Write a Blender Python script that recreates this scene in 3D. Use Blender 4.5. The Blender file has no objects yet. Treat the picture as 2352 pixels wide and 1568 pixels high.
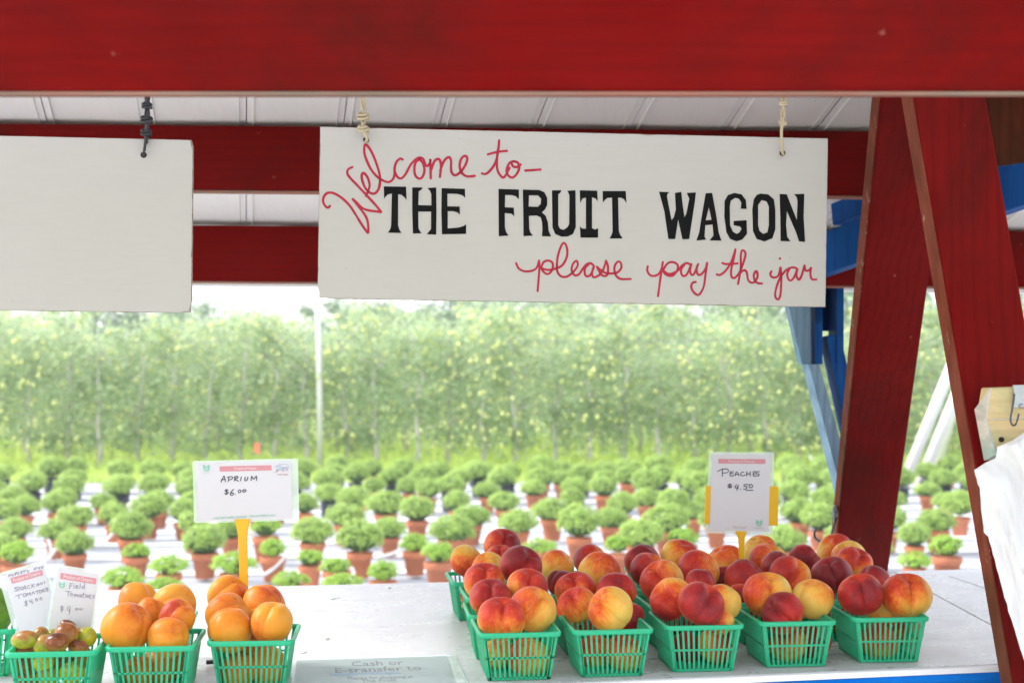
import bpy, bmesh, math, random
from mathutils import Vector, Matrix, Quaternion, noise
R = math.radians
random.seed(7)
sc = bpy.context.scene
C = sc.collection

# ------------------------------------------------------------------ camera, sky, sun, exposure
EYE = 1.7; F = 3240.0; CX = 1176.0; HY = 840.0     # focal length in pixels of a 2352 px wide picture
cam = bpy.data.cameras.new('camera'); camo = bpy.data.objects.new('camera', cam); C.objects.link(camo)
camo.location = (0, 0, EYE); camo.rotation_euler = (R(90), 0, 0)
cam.sensor_width = 36; cam.lens = F*36/2352; cam.shift_y = (HY-784)/2352
cam.clip_start = .05; cam.clip_end = 2000
cam.dof.use_dof = True; cam.dof.focus_distance = 2.46; cam.dof.aperture_fstop = 5.6
sc.camera = camo
SUN_EL, SUN_AZ = 40, -80       # azimuth from +Y, negative = to the left
world = bpy.data.worlds.new('World'); sc.world = world; world.use_nodes = True
wn = world.node_tree; wn.nodes.clear()
sky = wn.nodes.new('ShaderNodeTexSky'); sky.sky_type = 'NISHITA'; sky.sun_disc = False
sky.sun_elevation = R(SUN_EL); sky.sun_rotation = R(SUN_AZ); sky.air_density = 1.2; sky.dust_density = 4
mixw = wn.nodes.new('ShaderNodeMix'); mixw.data_type = 'RGBA'; mixw.inputs[0].default_value = .5
mixw.inputs[7].default_value = (11.2, 11.3, 11.9, 1)      # bright even cloud cover over the clear sky
bg = wn.nodes.new('ShaderNodeBackground'); bg.inputs[1].default_value = .1
wo = wn.nodes.new('ShaderNodeOutputWorld')
wn.links.new(sky.outputs[0], mixw.inputs[6]); wn.links.new(mixw.outputs[2], bg.inputs[0]); wn.links.new(bg.outputs[0], wo.inputs[0])
sl = bpy.data.lights.new('sun', 'SUN'); sl.energy = 1.5; sl.angle = R(14); sl.color = (1, .965, .91)
so = bpy.data.objects.new('sun', sl); C.objects.link(so)
sdir = Vector((math.sin(R(SUN_AZ))*math.cos(R(SUN_EL)), math.cos(R(SUN_AZ))*math.cos(R(SUN_EL)), math.sin(R(SUN_EL))))
so.rotation_euler = sdir.to_track_quat('Z', 'Y').to_euler()
sc.view_settings.view_transform = 'Standard'; sc.view_settings.look = 'None'
sc.view_settings.exposure = 1.5; sc.view_settings.gamma = 1; sc.view_settings.use_curve_mapping = False
sc.render.engine = 'CYCLES'
sc.cycles.max_bounces = 8; sc.cycles.diffuse_bounces = 4; sc.cycles.transparent_max_bounces = 12
sc.cycles.sample_clamp_indirect = 8
sc.cycles.use_denoising = True

def P(x, y, d):            # photograph pixel (2352 wide) at distance d -> world point
    return Vector(((x-CX)/F*d, d, EYE + (HY-y)/F*d))
def PZ(x, y, z):           # the same on a horizontal plane
    d = F*(EYE-z)/(y-HY)
    return P(x, y, d)

# ------------------------------------------------------------------ materials
def new_mat(name):
    m = bpy.data.materials.new(name); m.use_nodes = True
    nt = m.node_tree; b = nt.nodes['Principled BSDF']
    return m, nt, b
def N(nt, t, **kw):
    n = nt.nodes.new(t)
    for k, v in kw.items():
        if k.startswith('i_'):
            key = k[2:]
            key = int(key) if key.isdigit() else key.replace('_', ' ')
            n.inputs[key].default_value = v
        else: setattr(n, k, v)
    return n
def ramp(nt, stops, fac=None):
    n = nt.nodes.new('ShaderNodeValToRGB'); cr = n.color_ramp
    while len(cr.elements) < len(stops): cr.elements.new(.5)
    for e, (p, c) in zip(cr.elements, stops):
        e.position = p; e.color = (c[0], c[1], c[2], 1) if not isinstance(c, (int, float)) else (c, c, c, 1)
    if fac is not None: nt.links.new(fac, n.inputs[0])
    return n
def coords(nt, scale=(1, 1, 1), kind='Object'):
    tc = nt.nodes.new('ShaderNodeTexCoord'); mp = nt.nodes.new('ShaderNodeMapping')
    mp.inputs['Scale'].default_value = scale
    nt.links.new(tc.outputs[kind], mp.inputs[0]); return mp.outputs[0]
def noise_n(nt, vec, scale, detail=5, rough=.6, dist=0):
    n = N(nt, 'ShaderNodeTexNoise'); n.inputs['Scale'].default_value = scale
    n.inputs['Detail'].default_value = detail; n.inputs['Roughness'].default_value = rough; n.inputs['Distortion'].default_value = dist
    nt.links.new(vec, n.inputs['Vector']); return n.outputs['Fac']
def mix(nt, fac, a, b, mode='MIX'):
    n = nt.nodes.new('ShaderNodeMix'); n.data_type = 'RGBA'; n.blend_type = mode
    for s, v in ((0, fac), (6, a), (7, b)):
        if hasattr(v, 'links'): nt.links.new(v, n.inputs[s])
        elif isinstance(v, (int, float)): n.inputs[s].default_value = v if s == 0 else (v, v, v, 1)
        else: n.inputs[s].default_value = (*v, 1)
    return n.outputs[2]
def mathn(nt, op, a, b=0.0, clamp=False):
    n = nt.nodes.new('ShaderNodeMath'); n.operation = op; n.use_clamp = clamp
    for s, v in ((0, a), (1, b)):
        if hasattr(v, 'links'): nt.links.new(v, n.inputs[s])
        else: n.inputs[s].default_value = v
    return n.outputs[0]
def bump(nt, b, h, strength=.3, dist=.002):
    n = N(nt, 'ShaderNodeBump'); n.inputs['Strength'].default_value = strength; n.inputs['Distance'].default_value = dist
    nt.links.new(h, n.inputs['Height']); nt.links.new(n.outputs[0], b.inputs['Normal'])

def wood(name, col, col2, chip, axis='X', rough=.55, chips=.62, grain=.35):
    """painted timber: brush and grain streaks along one axis, worn chips showing the wood, knots"""
    m, nt, b = new_mat(name)
    st = {'X': (1, 14, 14), 'Z': (14, 14, 1), 'Y': (14, 1, 14)}[axis]
    v = coords(nt, st); vi = coords(nt, (1, 1, 1))
    big = noise_n(nt, vi, 3.2, 6, .6)
    base = mix(nt, ramp(nt, [(.33, 0), (.68, 1)], big).outputs[0], col, col2)
    g = noise_n(nt, v, 9, 8, .7)
    base = mix(nt, ramp(nt, [(.4, .0), (.75, .35)], g).outputs[0], base, tuple(c*.45 for c in col))
    ch = noise_n(nt, coords(nt, tuple(.4+.6*s/5 for s in st)), 22, 10, .72, .4)
    base = mix(nt, ramp(nt, [(chips, 0), (chips+.03, .85)], ch).outputs[0], base, chip)
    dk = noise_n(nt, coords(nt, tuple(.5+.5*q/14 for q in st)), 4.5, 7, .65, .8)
    base = mix(nt, ramp(nt, [(.46, 0), (.64, .72)], dk).outputs[0], base, (col[0]*.42, col[1]*.8+.004, col[2]*.8+.002))  # dark brown patches: dirt, strengthened to stand in for roof shade on posts
    ww = N(nt, 'ShaderNodeTexWave'); ww.bands_direction = {'X': 'Z', 'Z': 'X', 'Y': 'X'}[axis]; ww.inputs['Scale'].default_value = 14; ww.inputs['Distortion'].default_value = 7; ww.inputs['Detail'].default_value = 4
    nt.links.new(coords(nt, tuple(.12 if q == 1 else 1 for q in st)), ww.inputs['Vector'])
    base = mix(nt, ramp(nt, [(.55, 0), (1, .2 if axis == 'X' else .34)], ww.outputs['Fac']).outputs[0], base, tuple(c*.5 for c in col))
    kn = N(nt, 'ShaderNodeTexVoronoi'); kn.inputs['Scale'].default_value = 4.2; nt.links.new(coords(nt, tuple(.55 if q == 1 else 1 for q in st)), kn.inputs['Vector'])
    base = mix(nt, ramp(nt, [(.03, .75), (.075, .55), (.085, 0)], mathn(nt, 'ADD', kn.outputs['Distance'], mathn(nt, 'MULTIPLY', dk, .03))).outputs[0], base, tuple(c*.3 for c in col))
    sp = N(nt, 'ShaderNodeTexVoronoi'); sp.inputs['Scale'].default_value = 20; nt.links.new(coords(nt, tuple(.5 if q == 1 else 1 for q in st)), sp.inputs['Vector'])
    dist = mathn(nt, 'ADD', sp.outputs['Distance'], mathn(nt, 'MULTIPLY', mathn(nt, 'SUBTRACT', noise_n(nt, vi, 70, 6, .7), .45), .45))
    base = mix(nt, ramp(nt, [(.02, .55), (.07, 0)], dist).outputs[0], base, tuple(.6*q+.4*w for q, w in zip(chip, col)))
    nt.links.new(base, b.inputs['Base Color'])
    rr = ramp(nt, [(.3, rough-.1), (.7, rough+.2)], g); nt.links.new(rr.outputs[0], b.inputs['Roughness'])
    bump(nt, b, mathn(nt, 'ADD', g, ch), grain, .0015)
    b.inputs['Specular IOR Level'].default_value = .03
    return m
M = {}
M['red_x'] = wood('red_paint', (.16, .002, .002), (.19, .005, .005), (.45, .22, .17), 'X', .42, .74)
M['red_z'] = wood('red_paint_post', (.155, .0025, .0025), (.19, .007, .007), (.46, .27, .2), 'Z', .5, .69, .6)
M['red_edge'] = wood('red_paint_worn_edge', (.20, .045, .022), (.26, .085, .06), (.5, .35, .28), 'Z', .6, .6, .7)
M['bare'] = wood('bare_wood_edge', (.36, .22, .17), (.34, .12, .09), (.6, .5, .42), 'X', .7, .7)
M['blue'] = wood('blue_paint', (.008, .065, .26), (.013, .10, .36), (.2, .3, .42), 'Z', .45, .70)
M['blue_x'] = wood('blue_paint_fascia', (.004, .15, .62), (.01, .22, .72), (.65, .7, .75), 'X', .4, .70)
M['pine'] = wood('new_pine', (.72, .53, .28), (.76, .58, .33), (.6, .4, .2), 'X', .55, .8, .15)
M['endgrain'] = wood('pale_end_grain', (.62, .58, .5), (.7, .66, .58), (.4, .34, .28), 'Y', .8, .62, .8)

def painted_white(name, c1, c2, rough, dirt, scale=1.0, bstr=.2, st=(1, 8, 8), cracks=False):
    m, nt, b = new_mat(name)
    vi = coords(nt); v = coords(nt, st)
    big = noise_n(nt, vi, 2.5*scale, 5); g = noise_n(nt, v, 14*scale, 9, .7)
    base = mix(nt, big, c1, c2)
    base = mix(nt, ramp(nt, [(.45, 0), (.8, .22)], g).outputs[0], base, tuple(c*.8 for c in c1))
    vo = N(nt, 'ShaderNodeTexVoronoi'); vo.inputs['Scale'].default_value = 24*scale; nt.links.new(coords(nt, (1, 1, 1)), vo.inputs['Vector'])
    base = mix(nt, ramp(nt, [(.02, .7), (.045, 0)], vo.outputs['Distance']).outputs[0], base, dirt)
    sm = noise_n(nt, vi, 9*scale, 10, .75, 1.5)
    base = mix(nt, ramp(nt, [(.66, 0), (.74, .5)], sm).outputs[0], base, dirt)
    nt.links.new(base, b.inputs['Base Color'])
    rr = ramp(nt, [(.3, rough-.06), (.7, rough+.12)], noise_n(nt, vi, 11, 6)); nt.links.new(rr.outputs[0], b.inputs['Roughness'])
    h = g
    if cracks:
        cn_ = noise_n(nt, coords(nt, (1.1, 9, 1)), 3.0, 7, .62, .6)
        lines = ramp(nt, [(.485, 0), (.5, .75), (.515, 0)], cn_).outputs[0]
        lm = mathn(nt, 'MULTIPLY', lines, ramp(nt, [(.5, 0), (.62, 1)], noise_n(nt, coords(nt), 7, 4)).outputs[0])
        base2 = mix(nt, lm, base, tuple(x*.45 for x in c1)); nt.links.new(base2, b.inputs['Base Color'])
        w = N(nt, 'ShaderNodeTexVoronoi'); w.feature = 'DISTANCE_TO_EDGE'; w.inputs['Scale'].default_value = 5
        nt.links.new(coords(nt, (.6, 5, 1)), w.inputs['Vector'])
        h = mathn(nt, 'ADD', mathn(nt, 'MULTIPLY', g, 1.0), mathn(nt, 'MULTIPLY', noise_n(nt, coords(nt, (1, 3.5, 1)), 60, 6, .7), .8))
    bump(nt, b, h, bstr, .002)
    return m
M['sign'] = painted_white('white_board_paint', (.47, .45, .42), (.53, .512, .48), .45, (.38, .33, .28), 1, .08)
M['signedge'] = wood('chipped_board_edge', (.42, .38, .36), (.5, .46, .43), (.3, .2, .15), 'X', .8, .5)
M['counter'] = painted_white('glossy_white_counter_paint', (.53, .53, .555), (.59, .59, .615), .27, (.42, .42, .45), 1, .75, (1, 5, 5), True)
M['roof'] = painted_white('white_roof_metal', (.80, .80, .81), (.86, .86, .87), .5, (.26, .22, .2), 1, .1, (6, 1, 1))
M['polew'] = painted_white('weathered_white_pole', (.62, .62, .6), (.7, .7, .68), .8, (.4, .4, .38))
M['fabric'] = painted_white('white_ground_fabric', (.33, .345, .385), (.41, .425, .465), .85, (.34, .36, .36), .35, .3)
M['strip'] = painted_white('white_weathered_strip', (.78, .79, .82), (.84, .85, .87), .8, (.6, .6, .6), .5, .1)

def plain(name, col, rough=.5, metal=0, var=.15, scale=30, bs=.1, **kw):
    m, nt, b = new_mat(name)
    n = noise_n(nt, coords(nt), scale, 5)
    c = mix(nt, n, tuple(x*(1-var) for x in col), tuple(min(1, x*(1+var)) for x in col))
    nt.links.new(c, b.inputs['Base Color']); b.inputs['Roughness'].default_value = rough; b.inputs['Metallic'].default_value = metal
    if bs: bump(nt, b, n, bs, .001)
    for k, v in kw.items(): b.inputs[k.replace('_', ' ')].default_value = v
    return m
M['redink'] = plain('red_brush_paint', (.42, .022, .05), .6, 0, .35, 60, .05, Specular_IOR_Level=.2)
M['blackink'] = plain('black_brush_paint', (.004, .004, .0045), .6, 0, .8, 90, .1, Specular_IOR_Level=.12)
M['pen'] = plain('dark_pen_ink', (.02, .018, .05), .6, 0, .2, 60, 0)
M['graypen'] = plain('faded_pen_ink', (.20, .18, .28), .6, 0, .2, 60, 0)
M['paper'] = plain('white_card_paper', (.66, .655, .70), .55, 0, .03, 8, 0)
M['pinkbar'] = plain('faded_pink_print', (.62, .26, .30), .55, 0, .08, 30, 0)
M['whiteprint'] = plain('white_print', (.74, .70, .72), .55, 0, .05, 30, 0)
M['greenprint'] = plain('green_print', (.22, .55, .42), .55, 0, .1, 30, 0)
M['paleprint'] = plain('pale_grey_print', (.42, .46, .45), .6, 0, .1, 30, 0)
M['beigeprint'] = plain('pale_beige_print', (.55, .47, .36), .6, 0, .1, 30, 0)
M['blueprint'] = plain('blue_print', (.12, .28, .52), .6, 0, .1, 30, 0)
M['greyprint'] = plain('grey_print', (.10, .11, .13), .6, 0, .1, 30, 0)
M['darkred'] = plain('dark_red_print', (.35, .06, .07), .6, 0, .1, 30, 0)
M['yellow'] = plain('yellow_plastic', (.80, .46, .008), .35, 0, .05, 12, .03)
M['black_wire'] = plain('black_coated_wire', (.018, .02, .027), .4, 0, .5, 90, .3)
M['tan_wire'] = plain('tan_coated_wire', (.50, .42, .28), .5, 0, .3, 90, .4)
M['steel'] = plain('galvanised_steel', (.42, .44, .47), .38, .85, .2, 80, .1)
M['darksteel'] = plain('dark_steel_wire', (.10, .11, .13), .4, .8, .2, 80, .1)
M['hole'] = plain('dark_hole', (.02, .012, .008), .9, 0, .3, 80, 0)
M['tube'] = plain('white_irrigation_tube', (.72, .69, .68), .5, 0, .06, 20, 0)
M['soil'] = plain('potting_soil', (.04, .028, .02), .95, 0, .5, 90, .5)
M['blackpot'] = plain('dark_plastic_pot', (.018, .03, .05), .45, 0, .3, 20, .05)
M['flag'] = plain('orange_marker_flag', (.85, .22, .12), .6, 0, .1, 20, 0)
M['trunk'] = plain('pale_tree_bark', (.66, .62, .58), .9, 0, .35, 30, .6)
M['tie'] = plain('knob_dark', (.03, .03, .035), .5, 0, .2, 30, 0)
M['cloth'] = plain('white_thin_plastic_cloth', (.72, .72, .73), .5, 0, .01, 3, 0)

def pot_mat():
    m, nt, b = new_mat('terracotta')
    n = noise_n(nt, coords(nt), 14, 6); g = noise_n(nt, coords(nt, (1, 1, 9)), 12, 5)
    oi = N(nt, 'ShaderNodeObjectInfo')
    c = mix(nt, n, (.44, .12, .045), (.58, .22, .11))
    c = mix(nt, ramp(nt, [(.55, 0), (.8, .35)], g).outputs[0], c, (.55, .36, .28))
    c = mix(nt, mathn(nt, 'MULTIPLY', oi.outputs['Random'], .5), c, (.40, .15, .09))
    nt.links.new(c, b.inputs['Base Color']); b.inputs['Roughness'].default_value = .85
    bump(nt, b, g, .2, .003); return m
M['pot'] = pot_mat()

def leaf_mat(name, dark, light, transl=.4, rnd=.5, gl=.45, clump=4):
    m, nt, b = new_mat(name)
    geo = N(nt, 'ShaderNodeNewGeometry'); oi = N(nt, 'ShaderNodeObjectInfo')
    f = mathn(nt, 'ADD', mathn(nt, 'MULTIPLY', geo.outputs['Random Per Island'], 1-rnd*.6), mathn(nt, 'MULTIPLY', oi.outputs['Random'], rnd*.6))
    cl = noise_n(nt, coords(nt), clump, 3, .6)
    f = mathn(nt, 'ADD', mathn(nt, 'MULTIPLY', f, .6), ramp(nt, [(.36, 0), (.64, .45)], cl).outputs[0], True)
    c = mix(nt, f, dark, light)
    nt.links.new(c, b.inputs['Base Color']); b.inputs['Roughness'].default_value = gl
    b.inputs['Specular IOR Level'].default_value = .4
    tr = N(nt, 'ShaderNodeBsdfTranslucent'); nt.links.new(mix(nt, .5, c, tuple(min(1, x*1.6) for x in light)), tr.inputs[0])
    ms = N(nt, 'ShaderNodeMixShader'); ms.inputs[0].default_value = transl
    out = nt.nodes['Material Output']
    nt.links.new(b.outputs[0], ms.inputs[1]); nt.links.new(tr.outputs[0], ms.inputs[2]); nt.links.new(ms.outputs[0], out.inputs[0])
    return m
M['mum'] = leaf_mat('mum_leaf', (.12, .25, .05), (.52, .70, .20), .4, .5, .45, 14)
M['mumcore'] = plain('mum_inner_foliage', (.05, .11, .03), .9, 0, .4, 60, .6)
M['mumbright'] = leaf_mat('bright_new_mum_leaf', (.20, .36, .05), (.46, .66, .14), .45, .4)
M['apple_leaf'] = leaf_mat('apple_leaf', (.09, .19, .08), (.58, .74, .44), .45, .3, .4, 2.6)
M['far_leaf'] = leaf_mat('far_tree_leaf', (.11, .19, .11), (.24, .36, .22), .35, .4)
M['apple'] = plain('yellow_green_apple', (.74, .76, .30), .35, 0, .2, 30, 0)
M['grass'] = leaf_mat('tall_grass', (.30, .46, .09), (.58, .72, .20), .45, .2, .6)

def ground_mat():
    m, nt, b = new_mat('grass_ground')
    n = noise_n(nt, coords(nt), .8, 10, .7); n2 = noise_n(nt, coords(nt), 25, 6, .7)
    c = mix(nt, n, (.22, .36, .07), (.40, .52, .14)); c = mix(nt, ramp(nt, [(.4, 0), (.8, .6)], n2).outputs[0], c, (.36, .42, .16))
    nt.links.new(c, b.inputs['Base Color']); b.inputs['Roughness'].default_value = .95; bump(nt, b, n2, .6, .03); return m
M['ground'] = ground_mat()
def gravel_mat():
    m, nt, b = new_mat('pale_gravel')
    v = N(nt, 'ShaderNodeTexVoronoi'); v.inputs['Scale'].default_value = 60; nt.links.new(coords(nt), v.inputs['Vector'])
    c = mix(nt, v.outputs['Color'], (.44, .43, .41), (.62, .61, .58)); nt.links.new(c, b.inputs['Base Color'])
    b.inputs['Roughness'].default_value = .95; bump(nt, b, v.outputs['Distance'], .6, .02); return m
M['gravel'] = gravel_mat()

def peach_mat(name='peach_skin', pal=None, fuzz=.10, spots=(.80, .55, .28), rough=.5):
    pal = pal or [(.0, (.74, .47, .09)), (.22, (.76, .33, .04)), (.40, (.72, .14, .015)), (.58, (.54, .035, .011)), (.80, (.36, .011, .011)), (1, (.20, .008, .013))]
    m, nt, b = new_mat(name)
    tc = N(nt, 'ShaderNodeTexCoord'); ab = N(nt, 'ShaderNodeAttribute', attribute_type='OBJECT', attribute_name='blush')
    ad = N(nt, 'ShaderNodeAttribute', attribute_type='OBJECT', attribute_name='bdir'); at = N(nt, 'ShaderNodeAttribute', attribute_type='OBJECT', attribute_name='tone')
    nrm = N(nt, 'ShaderNodeVectorMath', operation='NORMALIZE'); nt.links.new(tc.outputs['Object'], nrm.inputs[0])
    dot = N(nt, 'ShaderNodeVectorMath', operation='DOT_PRODUCT'); nt.links.new(nrm.outputs[0], dot.inputs[0]); nt.links.new(ad.outputs['Vector'], dot.inputs[1])
    off = N(nt, 'ShaderNodeVectorMath', operation='ADD'); nt.links.new(nrm.outputs[0], off.inputs[0])
    oi = N(nt, 'ShaderNodeObjectInfo'); sc_ = N(nt, 'ShaderNodeVectorMath', operation='SCALE'); sc_.inputs[0].default_value = (13, 7, 29)
    nt.links.new(oi.outputs['Random'], sc_.inputs[3]); nt.links.new(sc_.outputs[0], off.inputs[1])
    lo = noise_n(nt, off.outputs[0], 1.3, 4, .6, .5)
    mp = N(nt, 'ShaderNodeMapping'); mp.inputs['Scale'].default_value = (3.2, 3.2, .9); nt.links.new(off.outputs[0], mp.inputs[0])
    hi = noise_n(nt, mp.outputs[0], 3.0, 9, .72, .6)
    fine = noise_n(nt, off.outputs[0], 22, 5, .7)
    f = mathn(nt, 'ADD', ab.outputs['Fac'], mathn(nt, 'MULTIPLY', dot.outputs['Value'], .36))
    f = mathn(nt, 'ADD', f, mathn(nt, 'MULTIPLY', mathn(nt, 'SUBTRACT', lo, .5), .75))
    f = mathn(nt, 'ADD', f, mathn(nt, 'MULTIPLY', mathn(nt, 'SUBTRACT', hi, .5), .62))
    f = mathn(nt, 'ADD', f, mathn(nt, 'MULTIPLY', mathn(nt, 'SUBTRACT', fine, .5), .22), True)
    c = ramp(nt, pal, f).outputs[0]
    c = mix(nt, at.outputs['Fac'], c, mix(nt, .0, c, (.80, .66, .22)))
    vo = N(nt, 'ShaderNodeTexVoronoi'); vo.inputs['Scale'].default_value = 26; nt.links.new(off.outputs[0], vo.inputs['Vector'])
    c = mix(nt, ramp(nt, [(.05, .45), (.11, 0)], vo.outputs['Distance']).outputs[0], c, spots)
    nt.links.new(c, b.inputs['Base Color'])
    b.inputs['Roughness'].default_value = rough; b.inputs['Specular IOR Level'].default_value = .3
    b.inputs['Sheen Weight'].default_value = fuzz; b.inputs['Sheen Roughness'].default_value = .45; b.inputs['Sheen Tint'].default_value = (1, .78, .66, 1)
    dew = N(nt, 'ShaderNodeTexVoronoi'); dew.inputs['Scale'].default_value = 55; nt.links.new(off.outputs[0], dew.inputs['Vector'])
    dd = ramp(nt, [(.0, 1), (.16, 0)], dew.outputs['Distance']).outputs[0]
    dm = mathn(nt, 'MULTIPLY', dd, ramp(nt, [(.5, 0), (.6, 1)], noise_n(nt, off.outputs[0], 3, 3)).outputs[0])
    nt.links.new(mathn(nt, 'SUBTRACT', rough, mathn(nt, 'MULTIPLY', dm, rough-.1)), b.inputs['Roughness'])
    bump(nt, b, mathn(nt, 'ADD', mathn(nt, 'MULTIPLY', dm, .8), mathn(nt, 'MULTIPLY', fine, .3)), .35, .0012)
    return m
M['peach'] = peach_mat()
M['aprium'] = peach_mat('aprium_skin', [(.0, (.70, .31, .03)), (.35, (.69, .25, .013)), (.62, (.64, .17, .009)), (.8, (.50, .06, .01)), (1, (.35, .02, .015))], .1, (.45, .16, .02), .42)
M['tomato'] = peach_mat('snack_tomato_skin', [(.0, (.62, .50, .02)), (.2, (.50, .42, .025)), (.4, (.27, .32, .035)), (.58, (.34, .16, .035)), (.8, (.24, .07, .02)), (1, (.07, .02, .012))], .0, (.5, .4, .1), .14)
M['greentom'] = peach_mat('green_tomato_skin', [(.0, (.30, .42, .07)), (.5, (.16, .30, .03)), (1, (.06, .14, .015))], .0, (.4, .5, .2), .25)

def basket_mat():
    m, nt, b = new_mat('green_basket_plastic')
    n = noise_n(nt, coords(nt), 25, 4)
    c = mix(nt, n, (.03, .56, .30), (.06, .66, .40)); nt.links.new(c, b.inputs['Base Color'])
    b.inputs['Roughness'].default_value = .28
    tr = N(nt, 'ShaderNodeBsdfTranslucent'); tr.inputs[0].default_value = (.07, .75, .45, 1)
    ms = N(nt, 'ShaderNodeMixShader'); ms.inputs[0].default_value = .4
    nt.links.new(b.outputs[0], ms.inputs[1]); nt.links.new(tr.outputs[0], ms.inputs[2]); nt.links.new(ms.outputs[0], nt.nodes['Material Output'].inputs[0])
    return m
M['basket'] = basket_mat()
def laminate(name, tint=(.85, .93, .9), alpha=.45, rough=.2, wav=.15):
    m, nt, b = new_mat(name)
    n = noise_n(nt, coords(nt, (1, 6, 1)), 9, 4)
    b.inputs['Base Color'].default_value = (*tint, 1); b.inputs['Roughness'].default_value = rough
    tp = N(nt, 'ShaderNodeBsdfTransparent'); tp.inputs[0].default_value = (.94, .97, .96, 1)
    ms = N(nt, 'ShaderNodeMixShader'); nt.links.new(ramp(nt, [(.3, alpha*.8), (.7, min(1, alpha*1.3))], n).outputs[0], ms.inputs[0])
    nt.links.new(tp.outputs[0], ms.inputs[1]); nt.links.new(b.outputs[0], ms.inputs[2]); nt.links.new(ms.outputs[0], nt.nodes['Material Output'].inputs[0])
    bump(nt, b, n, wav, .002); return m
M['lam'] = laminate('clear_laminate_margin')
M['film'] = laminate('wrinkled_clear_film', (.62, .70, .68), .16, .06, 1.0)

# ------------------------------------------------------------------ object helpers
def tag(o, label=None, cat=None, group=None, kind=None):
    for k, v in (('label', label), ('category', cat), ('group', group), ('kind', kind)):
        if v: o[k] = v
    return o
def thing(name, label, cat, loc=(0, 0, 0), group=None, rot=(0, 0, 0)):
    o = bpy.data.objects.new(name, None); C.objects.link(o); o.empty_display_size = .05
    o.location = loc; o.rotation_euler = rot
    return tag(o, label, cat, group)
def link(name, me, mat=None, parent=None):
    o = bpy.data.objects.new(name, me); C.objects.link(o)
    if mat is not None and len(me.materials) == 0: me.materials.append(mat)
    if parent is not None: o.parent = parent
    return o
def obj(name, bm, mat, parent=None, smooth=False, local=False):
    """bm in world coordinates (or local to the parent) -> one mesh object"""
    me = bpy.data.meshes.new(name)
    if parent is not None and not local:
        off = parent.location
        if parent.parent is not None: off = off + parent.parent.location
        bmesh.ops.translate(bm, verts=bm.verts, vec=-off)
    if smooth:
        for f in bm.faces: f.smooth = True
    bm.to_mesh(me); bm.free()
    return link(name, me, mat, parent)
def own_origin(o):
    """put a mesh object's origin in the middle of its mesh"""
    me = o.data
    c = sum((v.co for v in me.vertices), Vector())/max(1, len(me.vertices))
    me.transform(Matrix.Translation(-c)); o.location = o.location + c
    return o
def add_box(bm, c, s, M3=None, bev=0.0):
    b2 = bmesh.new(); bmesh.ops.create_cube(b2, size=1)
    bmesh.ops.scale(b2, vec=s, verts=b2.verts)
    if bev: bmesh.ops.bevel(b2, geom=list(b2.edges), offset=bev, segments=2, affect='EDGES', profile=.6)
    T = Matrix.Translation(Vector(c))
    if M3 is not None: T = T @ M3.to_4x4()
    bmesh.ops.transform(b2, matrix=T, verts=b2.verts)
    tmp = bpy.data.meshes.new('t'); b2.to_mesh(tmp); b2.free(); bm.from_mesh(tmp); bpy.data.meshes.remove(tmp)
def beam(p0, p1, h, t, up=(0, 0, 1), bev=.003, segs=1):
    """plank from p0 to p1 (its centre line); h along up, t across"""
    p0 = Vector(p0); p1 = Vector(p1); x = (p1-p0); L = x.length; x.normalize()
    up = Vector(up); z = (up - x*up.dot(x)).normalized(); y = z.cross(x)
    M3 = Matrix((x, y, z)).transposed()
    bm = bmesh.new(); add_box(bm, (p0+p1)/2, (L, t, h), M3, bev); return bm
def add_tube(bm, pts, r, n=6, cap=True, r2=None):
    pts = [Vector(p) for p in pts]; rings = []
    for i, p in enumerate(pts):
        d = (pts[min(i+1, len(pts)-1)] - pts[max(i-1, 0)]).normalized()
        a = Vector((0, 0, 1)) if abs(d.z) < .9 else Vector((1, 0, 0))
        u = d.cross(a).normalized(); w = d.cross(u)
        rr = r if r2 is None else r + (r2-r)*i/(len(pts)-1)
        rings.append([bm.verts.new(p + (u*math.cos(2*math.pi*k/n) + w*math.sin(2*math.pi*k/n))*rr) for k in range(n)])
    for a, b in zip(rings, rings[1:]):
        for k in range(n): bm.faces.new((a[k], a[(k+1) % n], b[(k+1) % n], b[k]))
    if cap and len(rings) > 1:
        bm.faces.new(rings[0][::-1]); bm.faces.new(rings[-1])
def smooth_path(pts, n=6):
    pts = [Vector(p) for p in pts]; out = []
    if len(pts) < 3: return pts
    for i in range(len(pts)-1):
        p0 = pts[max(0, i-1)]; p1 = pts[i]; p2 = pts[i+1]; p3 = pts[min(len(pts)-1, i+2)]
        for k in range(n):
            t = k/n
            out.append(.5*((2*p1)+(-p0+p2)*t+(2*p0-5*p1+4*p2-p3)*t*t+(-p0+3*p1-3*p2+p3)*t**3))
    out.append(pts[-1]); return out
def prism(pts, vec, bev=0):
    """closed outline (world points, any plane) pushed along vec"""
    bm = bmesh.new(); vec = Vector(vec)
    a = [bm.verts.new(p) for p in pts]; f = bm.faces.new(a)
    g = bmesh.ops.extrude_face_region(bm, geom=[f]); vs = [v for v in g['geom'] if isinstance(v, bmesh.types.BMVert)]
    bmesh.ops.translate(bm, verts=vs, vec=vec); bmesh.ops.recalc_face_normals(bm, faces=bm.faces)
    if bev: bmesh.ops.bevel(bm, geom=list(bm.edges), offset=bev, segments=2, affect='EDGES')
    return bm
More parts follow.
